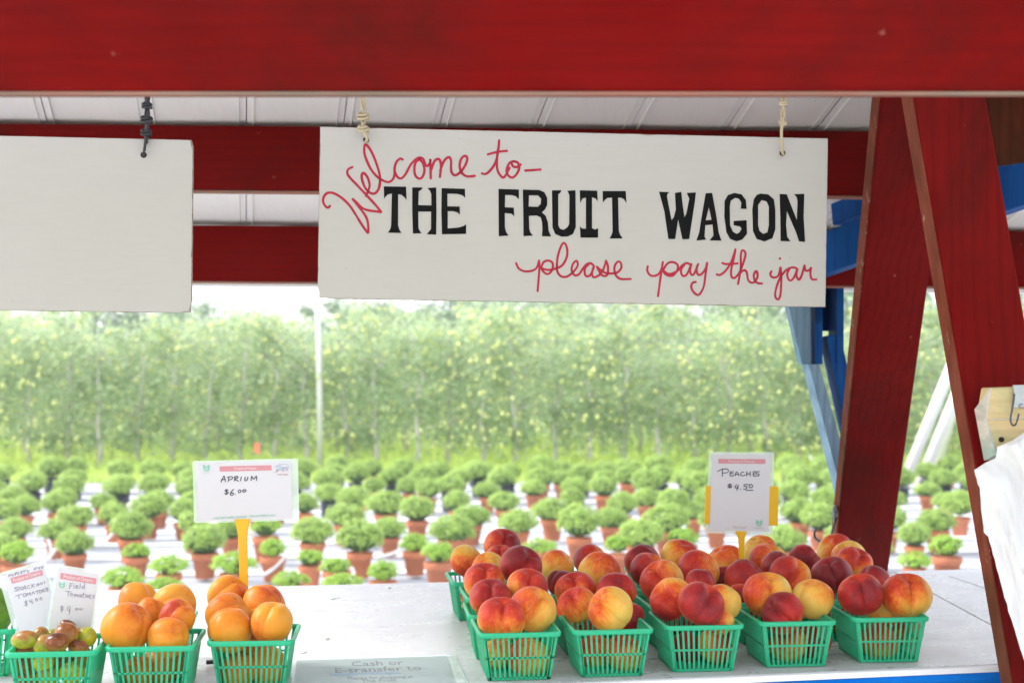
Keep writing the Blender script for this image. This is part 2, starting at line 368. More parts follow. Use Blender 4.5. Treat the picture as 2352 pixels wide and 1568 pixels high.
def lathe(prof, n=20):
    bm = bmesh.new(); rings = []
    for r, z in prof:
        if r < 1e-5: rings.append([bm.verts.new((0, 0, z))])
        else: rings.append([bm.verts.new((r*math.cos(2*math.pi*k/n), r*math.sin(2*math.pi*k/n), z)) for k in range(n)])
    for a, b in zip(rings, rings[1:]):
        for k in range(n):
            k2 = (k+1) % n
            if len(a) == 1: bm.faces.new((a[0], b[k], b[k2]))
            elif len(b) == 1: bm.faces.new((a[k], b[0], a[k2]))
            else: bm.faces.new((a[k], a[k2], b[k2], b[k]))
    bmesh.ops.recalc_face_normals(bm, faces=bm.faces); return bm
def dup(root, loc, rot=None, label=None, scale=None):
    r = root.copy(); C.objects.link(r); r.location = loc
    if rot is not None: r.rotation_euler = rot
    if scale is not None: r.scale = scale
    if label: r['label'] = label
    for ch in list(root.children):
        c = ch.copy(); C.objects.link(c); c.parent = r
        for g in ch.children:
            d = g.copy(); C.objects.link(d); d.parent = c
    return r
ORD = ['first', 'second', 'third', 'fourth', 'fifth', 'sixth', 'seventh', 'eighth', 'ninth', 'tenth', 'eleventh', 'twelfth',
       'thirteenth', 'fourteenth', 'fifteenth', 'sixteenth', 'seventeenth', 'eighteenth', 'nineteenth', 'twentieth', 'twenty-first', 'twenty-second', 'twenty-third', 'twenty-fourth',
       'twenty-fifth', 'twenty-sixth', 'twenty-seventh', 'twenty-eighth', 'twenty-ninth', 'thirtieth']

# ------------------------------------------------------------------ the ground
def sheet(name, x0, x1, y0, y1, z, mat, n=1):
    bm = bmesh.new(); bmesh.ops.create_grid(bm, x_segments=n, y_segments=n, size=.5)
    bmesh.ops.transform(bm, matrix=Matrix.Translation(((x0+x1)/2, (y0+y1)/2, z)) @ Matrix.Diagonal((x1-x0, y1-y0, 1, 1)), verts=bm.verts)
    return obj(name, bm, mat)
tag(sheet('ground', -600, 600, -300, 900, 0, M['ground']), kind='structure')
tag(sheet('gravel_yard', -14, 14, -14, 6.5, .004, M['gravel']), kind='structure')
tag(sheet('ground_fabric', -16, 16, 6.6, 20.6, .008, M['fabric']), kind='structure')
for k in range(10):
    y = 10.6+.96*k
    bm = bmesh.new(); add_box(bm, (0, y, .022), (31+random.random(), .16+.03*random.random(), .02), Matrix.Rotation(R(random.uniform(-.25, .25)+4), 3, 'Z'), .004)
    tag(obj('ground_strip', bm, M['strip']), kind='structure')

# ------------------------------------------------------------------ tall grass in front of and between the orchard rows
bm = bmesh.new()
gv = []; gf = []
for i in range(26000):
    y = 20.3+ (random.random()**1.3)*12; x = random.uniform(-1, 1)*(y*.42)
    h = random.uniform(.10, .28)*(1.0 if y > 21.5 else .6); a = random.uniform(0, math.pi); w = random.uniform(.008, .02)
    dx, dy = math.cos(a)*w, math.sin(a)*w; lx, ly = random.uniform(-.12, .12), random.uniform(-.1, .1)
    k = len(gv); gv += [(x-dx, y-dy, 0), (x+dx, y+dy, 0), (x+lx*.4+dx*.7, y+ly*.4, h*.6), (x+lx, y+ly, h)]
    gf += [(k, k+1, k+2), (k, k+2, k+3)]
me = bpy.data.meshes.new('tall_grass'); me.from_pydata(gv, [], gf)
tag(link('tall_grass', me, M['grass']), 'bright green tall grass growing under the apple trees', 'grass', kind='stuff'); bm.free()

# ------------------------------------------------------------------ leaf clouds
def leaf_mesh(name, pts, size, mat, up=.4, aspect=.55, jitter=.4):
    v = []; f = []
    rn = random
    for p, nrm in pts:
        s = size*rn.uniform(.65, 1.35)
        d = (Vector(nrm)*.8 + Vector((rn.gauss(0, 1), rn.gauss(0, 1), rn.gauss(0, 1)+up))*jitter).normalized()
        t = d.cross(Vector((rn.gauss(0, 1), rn.gauss(0, 1), rn.gauss(0, 1)))).normalized(); b = d.cross(t)
        t *= s*.5; b *= s*.5*aspect; p = Vector(p); k = len(v)
        v += [p-t, p+b-d*s*.05, p+t-d*s*.12, p-b-d*s*.05]; f.append((k, k+1, k+2, k+3))
    me = bpy.data.meshes.new(name); me.from_pydata([tuple(q) for q in v], [], f); me.materials.append(mat); return me
def mound_pts(n, rx, rz, zc, seed, tufts=40):
    rn = random.Random(seed); out = []
    cl = []
    for _ in range(tufts):
        a = rn.uniform(0, 2*math.pi); u = rn.uniform(-.35, 1); q = math.sqrt(max(0, 1-u*u))
        cl.append(Vector((q*math.cos(a), q*math.sin(a), u)))
    for _ in range(n):
        c = rn.choice(cl); d = (c+Vector((rn.gauss(0, .15), rn.gauss(0, .15), rn.gauss(0, .15)))).normalized()
        rr = rn.uniform(.74, 1.10) + .16*noise.noise(d*2.5+Vector((seed*3.1, 0, 0)))+ .05*noise.noise(d*7)
        out.append(((d.x*rx*rr, d.y*rx*rr, zc+d.z*rz*rr), d))
    return out
mum_meshes = [leaf_mesh('mum_foliage', mound_pts(2100, .175, .125, .30, s, 150), .026, M['mum'], .7) for s in range(4)]
bright_meshes = [leaf_mesh('mum_foliage_bright', mound_pts(900, .155, .085, .255, s+20, 60), .028, M['mumbright'], 1.0) for s in range(3)]
small_meshes = [leaf_mesh('mum_foliage_small', mound_pts(800, .115, .075, .255, s+30, 60), .026, M['mumbright'], 1.0) for s in range(2)]
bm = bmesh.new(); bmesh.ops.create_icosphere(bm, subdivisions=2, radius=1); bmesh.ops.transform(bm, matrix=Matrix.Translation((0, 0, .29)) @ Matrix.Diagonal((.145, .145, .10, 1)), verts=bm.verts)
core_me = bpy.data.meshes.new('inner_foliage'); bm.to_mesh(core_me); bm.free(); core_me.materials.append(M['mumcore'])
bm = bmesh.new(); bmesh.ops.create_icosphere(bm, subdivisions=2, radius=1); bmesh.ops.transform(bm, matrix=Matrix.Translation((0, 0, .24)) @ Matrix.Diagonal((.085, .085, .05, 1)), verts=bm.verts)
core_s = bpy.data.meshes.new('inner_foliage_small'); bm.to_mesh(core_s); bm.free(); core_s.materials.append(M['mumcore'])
def finish(bm, name, mat):
    for f in bm.faces: f.smooth = True
    me = bpy.data.meshes.new(name); bm.to_mesh(me); bm.free(); me.materials.append(mat); return me
terra_me = finish(lathe([(0, 0), (.068, 0), (.072, .004), (.094, .150), (.104, .152), (.106, .156), (.110, .198), (.107, .203), (.098, .203), (.094, .190), (0, .190)], 22), 'terracotta_pot', M['pot'])
plast_me = finish(lathe([(0, 0), (.085, 0), (.088, .004), (.102, .185), (.110, .188), (.110, .200), (.100, .200), (.098, .18), (0, .18)], 18), 'plastic_pot', M['blackpot'])

GROUND_Z = .032
def plant(kind, X, Y, s, rz, label, pot='t'):
    nm = 'potted_mum'
    t = thing(nm, label, 'potted plant', (X, Y, GROUND_Z-.002), 'potted mums set out in rows behind the stand', (0, 0, rz))
    t.scale = (s, s, s)
    link('pot', terra_me if pot == 't' else plast_me, None, t)
    if kind == 'm':
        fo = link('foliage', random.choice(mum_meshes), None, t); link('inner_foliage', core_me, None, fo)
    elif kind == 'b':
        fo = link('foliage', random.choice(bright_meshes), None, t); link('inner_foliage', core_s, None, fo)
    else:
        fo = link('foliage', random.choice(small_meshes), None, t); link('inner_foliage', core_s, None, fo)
    fo.scale = (random.uniform(.9, 1.08), random.uniform(.9, 1.08), random.uniform(.9, 1.15))
    return t
# (x, y of the crown's centre in the photograph, crown width, kind)
plants = [(280,1332,95,'b'),(375,1341,78,'b'),(667,1328,84,'b'),(787,1334,75,'b'),(880,1318,72,'s'),(2175,1262,78,'s'),(2100,1290,70,'b'),(2325,1300,80,'b'),
 (313,1264,66,'s'),(388,1302,92,'b'),(40,1282,80,'s'),(627,1264,68,'s'),(712,1285,62,'s'),(772,1295,72,'s'),(535,1300,100,'b'),(953,1252,66,'s'),(1008,1274,78,'s'),(1238,1250,84,'b'),
 (172,1247,92,'m'),(172,1182,88,'m'),(128,1214,82,'m'),(35,1213,78,'m'),(8,1252,74,'m'),(12,1180,66,'m'),(300,1211,98,'m'),(262,1186,70,'m'),(470,1241,104,'m'),(443,1206,74,'m'),(342,1170,80,'m'),
 (236,1149,58,'m'),(128,1160,62,'m'),(58,1167,62,'m'),(420,1180,70,'m'),(718,1219,98,'m'),(610,1218,70,'s'),(792,1181,86,'m'),(826,1240,104,'m'),(895,1213,76,'m'),(958,1172,86,'m'),(886,1156,88,'m'),
 (530,1215,74,'m'),(1037,1210,106,'m'),(1083,1182,84,'m'),(1050,1157,58,'m'),(1190,1195,88,'m'),(1158,1151,70,'m'),(1120,1125,62,'m'),(1268,1168,88,'m'),(1330,1207,102,'m'),(1314,1142,62,'m'),
 (1386,1120,66,'m'),(1404,1186,84,'m'),(1430,1165,70,'m'),(1486,1139,76,'m'),(1472,1224,106,'m'),(1532,1194,100,'m'),(1592,1172,66,'m'),(1548,1158,80,'m'),(1645,1190,80,'m'),(1800,1236,104,'m'),
 (1836,1176,86,'m'),(1882,1196,84,'m'),(1892,1151,70,'m'),(1570,1236,74,'s'),(1420,1258,60,'s'),(2152,1191,92,'m'),(2205,1166,76,'m'),(2130,1121,62,'m'),(2100,1232,74,'m'),(2240,1110,60,'m'),(2170,1150,60,'m'),(2290,1205,84,'m'),(2330,1150,70,'m'),
 (700,1160,66,'m'),(640,1150,62,'m'),(590,1165,66,'m'),(505,1140,60,'m'),(860,1112,58,'m'),(1225,1120,60,'m'),(985,1128,60,'m'),(940,1118,56,'m'),(1765,1150,62,'m'),(1700,1165,70,'m'),(1935,1235,80,'m'),(1985,1170,74,'m'),(2040,1200,80,'m'),(2000,1250,90,'m')]
pl = []
for x, y, w, k in plants:
    zc = {'m': .30, 'b': .255, 's': .255}[k]
    for it in range(3):
        d = F*(EYE-zc)/(y-HY); s = w*d/F/{'m': .36, 'b': .33, 's': .245}[k]; s = min(1.25, max(.8, s)); zc = {'m': .30, 'b': .255, 's': .255}[k]*s+.03
    pl.append([x, y, k, d, s, 't'])
def taken(x, y, r):
    return any(abs(a[0]-x) < r and abs(a[1]-y) < r*.42 for a in pl)
rng = random.Random(3)
d = 13.2
while d < 19.8:
    step = .42
    x = -(d*.40)+ rng.uniform(0, .3)
    while x < d*.40:
        px = CX+x/d*F; py = HY+(EYE-.32)/d*F
        r = 3240*.24/d
        if not taken(px, py, r) and py < 1150 + (40 if False else 0):
            pl.append([px, py, 'm', d+rng.uniform(-.12, .12), rng.uniform(.85, 1.08), 'p' if rng.random() < (.15 if d < 15.4 else .75) else 't'])
        x += step*rng.uniform(.85, 1.25)
    d += .45
sectors = [(-500, 120, 'behind the left tomato cards'), (120, 440, 'behind the first aprium basket'), (440, 690, 'below or behind the aprium price card'),
           (690, 870, 'just right of the aprium price card'), (870, 1040, 'over the bare white counter'), (1040, 1240, 'over the left end of the peaches'), (1240, 1430, 'over the second column of peaches'),
           (1430, 1610, 'just left of the peach price card'), (1610, 1790, 'behind the peach price card'), (1790, 1930, 'between the peach card and red post'),
           (1930, 2080, 'hidden behind the first red post'), (2080, 2260, 'seen between the two red posts'), (2260, 4000, 'behind the right red post')]
cnt = {}
pl.sort(key=lambda a: -a[1])
for x, y, k, d, s, pt in pl:
    sec = next(q[2] for q in sectors if q[0] <= x < q[1]); cnt[sec] = cnt.get(sec, 0)+1
    n = ORD[min(cnt[sec]-1, 29)]
    look = {'m': 'round green mum', 'b': 'low bright green mum', 's': 'small bright green mum'}[k] + (' in terracotta pot' if pt == 't' else ' in dark plastic pot')
    plant(k, (x-CX)/F*d, d, s, random.uniform(0, 6.28), f'{look}, {n} nearest {sec}', pt)

# irrigation tubes, as seen between the pots
def t6(p): return (574+.3174*p[0], 976+.3174*p[1])
def t5(p): return (.2686*p[0], 976+.2686*p[1])
tubes = [[t6(p) for p in q] for q in ([(700,700),(645,770),(615,830)], [(415,830),(455,865),(455,905),(410,940)], [(550,830),(500,900),(405,942)], [(265,940),(180,1030),(100,1085)], [(1090,900),(1030,930),(940,952)],
   [(1235,900),(1190,940),(1150,978)], [(505,1030),(450,1080),(420,1125)], [(735,1030),(752,1065),(745,1095)], [(795,465),(770,495),(740,512)], [(1580,440),(1560,480),(1550,510)])] + \
  [[t5(p) for p in q] for q in ([(965,925),(920,970),(875,1015)], [(410,975),(440,1060),(432,1115)], [(485,1045),(440,1110),(405,1155)], [(1265,1090),(1258,1180),(1230,1240),(1160,1258)], [(2035,850),(1990,930),(1945,1005)], [(370,700),(420,640),(480,610)], [(230,640),(260,600),(290,595)])] + \
  [[(1452,1100),(1465,1125),(1460,1150)], [(1860,1045),(1868,1070),(1862,1100)], [(1480,1235),(1500,1262),(1502,1285)], [(2105,1215),(2085,1240),(2078,1262)]]
for i, q in enumerate(tubes):
    ym = max(p[1] for p in q); d = F*(EYE-.06)/(ym+4-HY) - .10
    pts = smooth_path([P(x, y, d-.02*j) for j, (x, y) in enumerate(q)], 5)
    bm = bmesh.new(); add_tube(bm, pts, .0135, 8)
    xm = q[0][0]; near = 'under the aprium card' if 440 < xm < 690 else 'left of the aprium card' if xm < 440 else 'right of the aprium card' if xm < 1000 else 'above the peaches'
    tag(own_origin(obj('irrigation_tube', bm, M['tube'], None, True)), f'{ORD[i]} white drip tube from the left, beside a pot {near}', 'tube', 'drip tubes between the pots')

# ------------------------------------------------------------------ orchard
def crown_pts(n, h0, h1, rad, seed):
    rn = random.Random(seed); out = []
    cl = []
    for _ in range(60):
        z = rn.uniform(h0, h1); f = (z-h0)/(h1-h0); rr = rad*(1.0-.25*f)*rn.uniform(.2, 1.1)
        a = rn.uniform(0, 6.283); cl.append((Vector((rr*math.cos(a), rr*math.sin(a)*.7, z)), rn.uniform(.12, .26)))
    for _ in range(n):
        c, s = rn.choice(cl); g = Vector((rn.gauss(0, s*.62), rn.gauss(0, s*.62), rn.gauss(0, s*.7)))
        out.append((c+g, (g*.5+Vector((0, 0, .3))).normalized()))
    return out, cl
def make_tree(seed, h, rad, base=.42, nleaf=1700):
    pts, cl = crown_pts(nleaf, base, h, rad, seed)
    leaf = leaf_mesh('apple_leaves', pts, .095, M['apple_leaf'], .4, .5, .7)
    bm = bmesh.new(); rn = random.Random(seed+99)
    tp = [Vector((rn.uniform(-.03, .03)*k, rn.uniform(-.03, .03)*k, h*.92*k/6)) for k in range(7)]
    add_tube(bm, tp, .05, 7, r2=.012)
    for _ in range(9):
        z = rn.uniform(base, h*.8); a = rn.uniform(0, 6.28); L = rad*rn.uniform(.5, .9)
        add_tube(bm, [(0, 0, z), (math.cos(a)*L*.6, math.sin(a)*L*.5, z+.1), (math.cos(a)*L, math.sin(a)*L*.7, z+.12)], .014, 4, r2=.005)
    trunk = finish(bm, 'apple_trunk', M['trunk'])
    bm = bmesh.new()
    for _ in range(80):
        c, s = rn.choice(cl); p = c+Vector((rn.gauss(0, s*.8), -abs(rn.gauss(0, s)), rn.gauss(0, s*.7)-.05))
        bmesh.ops.create_icosphere(bm, subdivisions=2, radius=rn.uniform(.028, .040), matrix=Matrix.Translation(p))
    ap = finish(bm, 'apple_fruit', M['apple'])
    return leaf, trunk, ap
tree_sets = [make_tree(s, 2.42+.10*(s % 3), .55) for s in range(5)]
def tree(X, Y, label, group, s=1.0, var=None):
    t = thing('apple_tree', label, 'tree', (X, Y, 0), group, (0, 0, random.uniform(-.5, .5)+ (math.pi if random.random() < .5 else 0)))
    t.scale = (s, s, s*random.uniform(.82, 1.14))
    lf, tr, ap = tree_sets[var if var is not None else random.randrange(5)]
    link('trunk', tr, None, t); cr = link('crown', lf, None, t); a = link('apples', ap, None, t); a['kind'] = 'stuff'
    return t
def place_label(px):
    for x0, nm in ((2080, 'the left red post'), (1700, 'the peach price card'), (738, 'the white pole'), (562, 'the aprium price card'), (120, 'the tomato cards')):
        if px >= x0: return x0, nm
    return None, None
x = -90; row1 = []
while x < 2460:
    row1.append(x+random.uniform(-9, 9)); x += 80
k0 = {}
for px in row1:
    b0, nm = place_label(px)
    if nm is None: lab = f'slender apple tree of the front row, {ORD[k0.get("L",0)]} one starting at the left frame edge'; k0['L'] = k0.get('L', 0)+1
    else:
        lab = f'slender front-row apple tree, {ORD[k0.get(nm,0)]} one right of {nm}'; k0[nm] = k0.get(nm, 0)+1
    Y = 23.2+random.uniform(-.12, .12); tree((px-CX)/F*Y, Y, lab, 'apple trees in the orchard front row', random.uniform(.92, 1.0))
for Y0, g, sp in ((26.4, 'second', .72), (29.8, 'third', .8), (33.5, 'fourth', .9)):
    x = -Y0*.40
    while x < Y0*.40:
        tree(x+random.uniform(-.1, .1), Y0+random.uniform(-.15, .15), f'leafy apple tree of the {g} orchard row, blurred behind the front trees', f'apple trees in the {g} orchard row', random.uniform(.98, 1.13)); x += sp
# taller wood behind
def far_tree(seed):
    rn = random.Random(seed); pts = []
    cl = [(Vector((rn.gauss(0, 1.2), rn.gauss(0, 1), rn.uniform(1.2, 5.4))), rn.uniform(.4, .8)) for _ in range(26)]
    for _ in range(2400):
        c, s = rn.choice(cl); g = Vector((rn.gauss(0, s*.6), rn.gauss(0, s*.6), rn.gauss(0, s*.55))); pts.append((c+g, (g+Vector((0, 0, .2))).normalized()))
    lf = leaf_mesh('wood_leaves', pts, .26, M['far_leaf'], .3, .6, .7)
    bm = bmesh.new(); add_tube(bm, [(0, 0, 0), (.1, 0, 2.2), (-.05, .1, 4.6)], .16, 7, r2=.05)
    return lf, finish(bm, 'wood_trunk', M['trunk'])
fars = [far_tree(s) for s in range(3)]
xs = [-20+1.9*i for i in range(26)]
for i, x in enumerate(xs):
    Y = 58+random.uniform(-3, 3); px = CX+x/Y*F
    prof = .80 if px < 420 else (.70 if px < 720 else .86)
    t = thing('deciduous_tree', 'dark leafy tree of the wood showing above the orchard, behind the apple rows', 'tree', (x, Y, 0), 'trees of the far wood', (0, 0, random.uniform(0, 6)))
    s = prof*random.uniform(.78, 1.16); t.scale = (s, s, s)
    lf, tr = random.choice(fars); link('trunk', tr, None, t); link('crown', lf, None, t)

# white orchard pole, leaning anchor posts, wires, flag
p0 = P(740, 1062, 23.0)
bm = bmesh.new(); add_tube(bm, [Vector((p0.x, 22.75, 0)), Vector((p0.x-.01, 22.75, 1.3)), Vector((p0.x-.03, 22.75, EYE+(HY-712)/F*22.75))], .048, 10, r2=.042)
tag(own_origin(obj('orchard_pole', bm, M['polew'], None, True)), 'tall white upright pole in front of the orchard, left of the welcome sign corner', 'pole')
for (a, b, dd, lab) in (((2080, 1100), (2190, 830), 19.5, 'long white leaning post seen between the red posts, leftmost of the pair'), ((2118, 1098), (2215, 860), 20.2, 'white leaning post crossing close behind the leftmost leaning post'),
                        ((2152, 1070), (2205, 880), 22.0, 'short white leaning post nearest the right red post')):
    bm = bmesh.new(); A = P(*a, dd); B = P(*b, dd); u = (B-A); A2 = A - u*(A.z/u.z)
    add_tube(bm, [A2, B+u*.35], .075, 10)
    tag(own_origin(obj('leaning_post', bm, M['polew'], None, True)), lab, 'post', 'leaning anchor posts')
bm = bmesh.new()
for z in (.9, 1.5, 2.1, 2.7): add_tube(bm, [(-10, 23.25, z), (10, 23.25, z+.02)], .006, 4)
tag(own_origin(obj('trellis_wires', bm, M['steel'])), 'thin horizontal trellis wires strung along the front orchard row', 'wires')
t = thing('marker_flag', 'small orange marker flag in the grass above the aprium price card', 'flag', P(590, 1045, 21.5))
fz = P(590, 1032, 21.5)
bm = bmesh.new(); add_tube(bm, [(fz.x+.05, 21.5, 0.0), (fz.x+.05, 21.5, fz.z+.1)], .006, 5); obj('rod', bm, M['steel'], t)
bm = prism([(fz.x+.045, 21.49, fz.z-.08), (fz.x-.05, 21.52, fz.z-.03), (fz.x-.04, 21.5, fz.z+.11), (fz.x+.045, 21.49, fz.z+.10)], (0, .003, 0)); obj('flag_cloth', bm, M['flag'], t)

# ------------------------------------------------------------------ the wagon stand
wagon = thing('fruit_wagon', 'red and blue painted wooden fruit wagon stand with white counter and metal roof', 'market stall', (0, 3.0, 0))
CZ = 1.184                                                   # counter height
def front_edge(X): return 2.371+.19*(X-.463)
def back_edge(X): return 3.246+.16*(X+.948)
# counter, three boards wide with dark joints
def counter_board(x0, x1, f0, f1, g=.0008):
    """f0,f1 0..1 from front to back"""
    def pt(X, f): a, b = front_edge(X), back_edge(X); return Vector((X, a+(b-a)*f, CZ))
    pts = [pt(x0, f0)+Vector((0, g, 0)), pt(x1, f0)+Vector((0, g, 0)), pt(x1, f1)-Vector((0, g, 0)), pt(x0, f1)-Vector((0, g, 0))]
    bm = prism(pts, (0, 0, -.018), .0012); return bm
obj('counter_top', counter_board(-2.1, .955, 0, 1), M['counter'], wagon)
seam0, seam1 = PZ(2180, 1323, CZ), PZ(2278, 1356, CZ)
def pt_on(X, Y): return Vector((X, Y, CZ-.0005))
X2 = 1.5
pts = [Vector((.957, front_edge(.957)+.001, CZ)), Vector((X2, front_edge(X2), CZ)), Vector((X2, back_edge(X2), CZ)), Vector((.957, back_edge(.957)-.001, CZ))]
obj('counter_top', prism(pts, (0, 0, -.018), .0012), M['counter'], wagon)
bm = bmesh.new(); add_tube(bm, [seam0+Vector((0, 0, -.0006)), (seam0+seam1)/2+Vector((.002, .002, -.0006)), seam1+Vector((0, 0, -.0006))], .0013, 5); obj('crack', bm, M['hole'], wagon)
a = Vector((-2.1, front_edge(-2.1), CZ)); b = Vector((1.5, front_edge(1.5), CZ))
obj('counter_edge', beam(a+Vector((0, -.008, -.0052)), b+Vector((0, -.008, -.0052)), .011, .014, bev=.004), M['strip'], wagon)
obj('fascia_board', beam(a+Vector((0, .000, -.0105-.0475)), b+Vector((0, .000, -.0105-.0475)), .094, .022, bev=.003), M['blue_x'], wagon)
a = Vector((-2.1, back_edge(-2.1)-.02, CZ-.062)); b = Vector((1.5, back_edge(1.5)-.02, CZ-.062))
obj('back_rail', beam(a, b, .085, .035), M['blue_x'], wagon)
# knots and blisters in the counter paint
for (x, y, rx, ry) in ((765, 1371, 15, 7), (838, 1353, 0, 0), (752, 1467, 5, 2.4), (372, 1351, 5, 2.5), (605, 1352, 4, 1.4), (895, 1350, 4, 1.5), (696, 1497, 9, 3)):
    if not rx: continue
    c = PZ(x, y, CZ); bm = bmesh.new(); s = c.y/F
    bmesh.ops.create_icosphere(bm, subdivisions=3, radius=1)
    for v in bm.verts: v.co *= 1+.25*noise.noise(v.co*1.6+Vector((x, 0, 0)))
    tall = .0016 if rx > 8 else .0009
    bmesh.ops.transform(bm, matrix=Matrix.Translation(c+Vector((0, 0, .0002))) @ Matrix.Diagonal((rx*s, ry*s*4.6, tall, 1)), verts=bm.verts)
    obj('paint_blister' if rx > 8 else 'screw_head', bm, M['counter'] if rx > 8 else M['signedge'], wagon, True)
# front beam close to the lens
zb = EYE+(HY-218)/F*1.5
bm = beam((-1.6, 1.5, zb+.12), (1.6, 1.5, zb+.12), .24, .036, bev=.004); obj('front_beam', bm, M['red_x'], wagon)
bm = beam((-1.6, 1.488, zb-.0015), (1.6, 1.488, zb-.0015), .003, .012, bev=.001); obj('beam_underside', bm, M['bare'], wagon)
# purlins
def purlin(name, ytop0, ytop1, h, d, x0=-3.2, x1=3.2):
    zl = EYE+(HY-ytop0)/F*d; zr = EYE+(HY-ytop1)/F*d; xl = (0-CX)/F*d; xr = (2352-CX)/F*d
    g = (zr-zl)/(xr-xl)
    zf = lambda X: zl+(X-xl)*g
    obj(name, beam((x0, d+.019, zf(x0)-h/2), (x1, d+.019, zf(x1)-h/2), h, .038, bev=.003), M['red_x'], wagon)
    obj('purlin_underside', beam((x0, d+.019, zf(x0)-h-.003), (x1, d+.019, zf(x1)-h-.003), .004, .035, bev=.001), M['bare'], wagon)
    return zf
RS = .351
p1 = purlin('purlin', 284, 305, .137, 3.02)
p2 = purlin('purlin', 514, 531, .137, 3.49)
def roofz(X, d): return 2.222-RS*(d-3.02) - .0085*X
p3 = purlin('purlin', HY-(roofz(0, 2.5)-EYE-.008)/2.5*F-9, HY-(roofz(0, 2.5)-EYE-.008)/2.5*F+9, .14, 2.5)
# roof sheets, each with its ribs
RX = -.19
def roofpt(u, d, dz=0): X = u+RX*(d-3.0); return Vector((X, d, roofz(X, d)+dz))
D0, D1 = 1.2, 3.88
ribu = [(x-CX)/F*2.97 for x in (-360, -135, 92, 328, 560, 788, 1013, 1240, 1462, 1688, 1900, 2125, 2350, 2575, 2800, 3025)]
for i in range(len(ribu)-1):
    a, b = ribu[i]+.001, ribu[i+1]-.001
    bm = bmesh.new(); nx, ny = 12, 10; g = []
    for j in range(ny+1):
        d = D0+(D1-D0)*j/ny
        g.append([bm.verts.new(roofpt(a+(b-a)*k/nx, d, .0004*math.sin(k*.9+i)+.0010*math.sin(j*1.3+k*.4+i*2.2))) for k in range(nx+1)])
    for j in range(ny):
        for k in range(nx): bm.faces.new((g[j][k], g[j+1][k], g[j+1][k+1], g[j][k+1]))
    r = bmesh.ops.extrude_face_region(bm, geom=list(bm.faces)); bmesh.ops.translate(bm, verts=[v for v in r['geom'] if isinstance(v, bmesh.types.BMVert)], vec=(0, 0, .002))
    bmesh.ops.recalc_face_normals(bm, faces=bm.faces)
    o = obj('roof_panel', bm, M['roof'], wagon)
    # the rib between this sheet and the next: a raised channel seen from below
    u = ribu[i]; hw = .012; up = .020
    prof = [(-hw-.004, -.0022), (-hw*.55, up), (hw*.55, up), (hw+.004, -.0022)]
    bm = bmesh.new(); lo = [[], []]
    for s_, d in enumerate((D0, D1)):
        for (q, z) in prof: lo[s_].append(bm.verts.new(roofpt(u+q, d, z-.003)))
        for (q, z) in reversed(prof): lo[s_].append(bm.verts.new(roofpt(u+q, d, z-.001)))
    n = len(lo[0])
    for k in range(n): bm.faces.new((lo[0][k], lo[0][(k+1) % n], lo[1][(k+1) % n], lo[1][k]))
    bm.faces.new(lo[0][::-1]); bm.faces.new(lo[1]); bmesh.ops.recalc_face_normals(bm, faces=bm.faces)
    obj('roof_rib', bm, M['roof'], wagon)
    # smaller lap beside it
obj('eave_strip', beam((-3.0, 3.87, roofz(-3, 3.87)-.007), (3.0, 3.87, roofz(3, 3.87)-.007), .011, .028, bev=.001), M['strip'], wagon)

# posts (2x6 planks); the front face is one part, the worn narrow edge its own strip
def plank(name, top, bot, w, t, yaw, mat, edge_mat=None):
    """top, bot: world points on the front-left edge line; w to the right, t away; yaw turns the plank"""
    top = Vector(top); bot = Vector(bot); ax = (top-bot).normalized()
    r = Matrix.Rotation(yaw, 3, 'Z') @ Vector((1, 0, 0)); r = (r-ax*r.dot(ax)).normalized(); bk = ax.cross(r); bk = bk if bk.y > 0 else -bk
    M3 = Matrix((r, -bk if False else bk, r.cross(bk) if r.cross(bk).dot(ax) > 0 else -r.cross(bk))).transposed()
    c = (top+bot)/2+r*w/2+bk*t/2
    bm = bmesh.new(); add_box(bm, c, (w, t, (top-bot).length), M3, .004)
    o = obj(name, bm, mat, wagon)
    if edge_mat:
        bm = bmesh.new(); add_box(bm, (top+bot)/2+bk*t/2-r*.0012, (.003, t*.86, (top-bot).length), M3, .0008); obj('post_edge', bm, edge_mat, wagon)
    return o
# back leg: stands behind the counter and leans towards the lens
tb = P(2030, 150, 2.62); bb = P(1918, 1290, 3.60)
bb = tb+(bb-tb)*1.25
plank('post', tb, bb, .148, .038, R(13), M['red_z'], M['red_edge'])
# front leg
tf = P(2070, 60, 2.36); bf = P(2328, 1568, 2.32); bf = tf+(bf-tf)*1.5
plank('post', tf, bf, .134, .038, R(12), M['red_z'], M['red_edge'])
# short dark plank behind the front leg, upper right
plank('post', P(2248, 100, 2.62), P(2292, 380, 2.62), .072, .035, R(4), wood('brown_red_rough_timber', (.07, .012, .005), (.11, .028, .014), (.3, .18, .12), 'Z', .8, .68, .8))
# blue rails and bracket
def rail(name, a, b, h, t, mat):
    return obj(name, beam(a, b, h, t, bev=.003), mat, wagon)
A = P(1840, 606, 3.42); B = P(2400, 402, 2.80)
rail('blue_rail', A, B, .098, .036, M['blue'])
A = P(1930, 494, 3.36); B = P(2090, 428, 3.12)
rail('blue_rail', A, B, .052, .05, M['blue'])
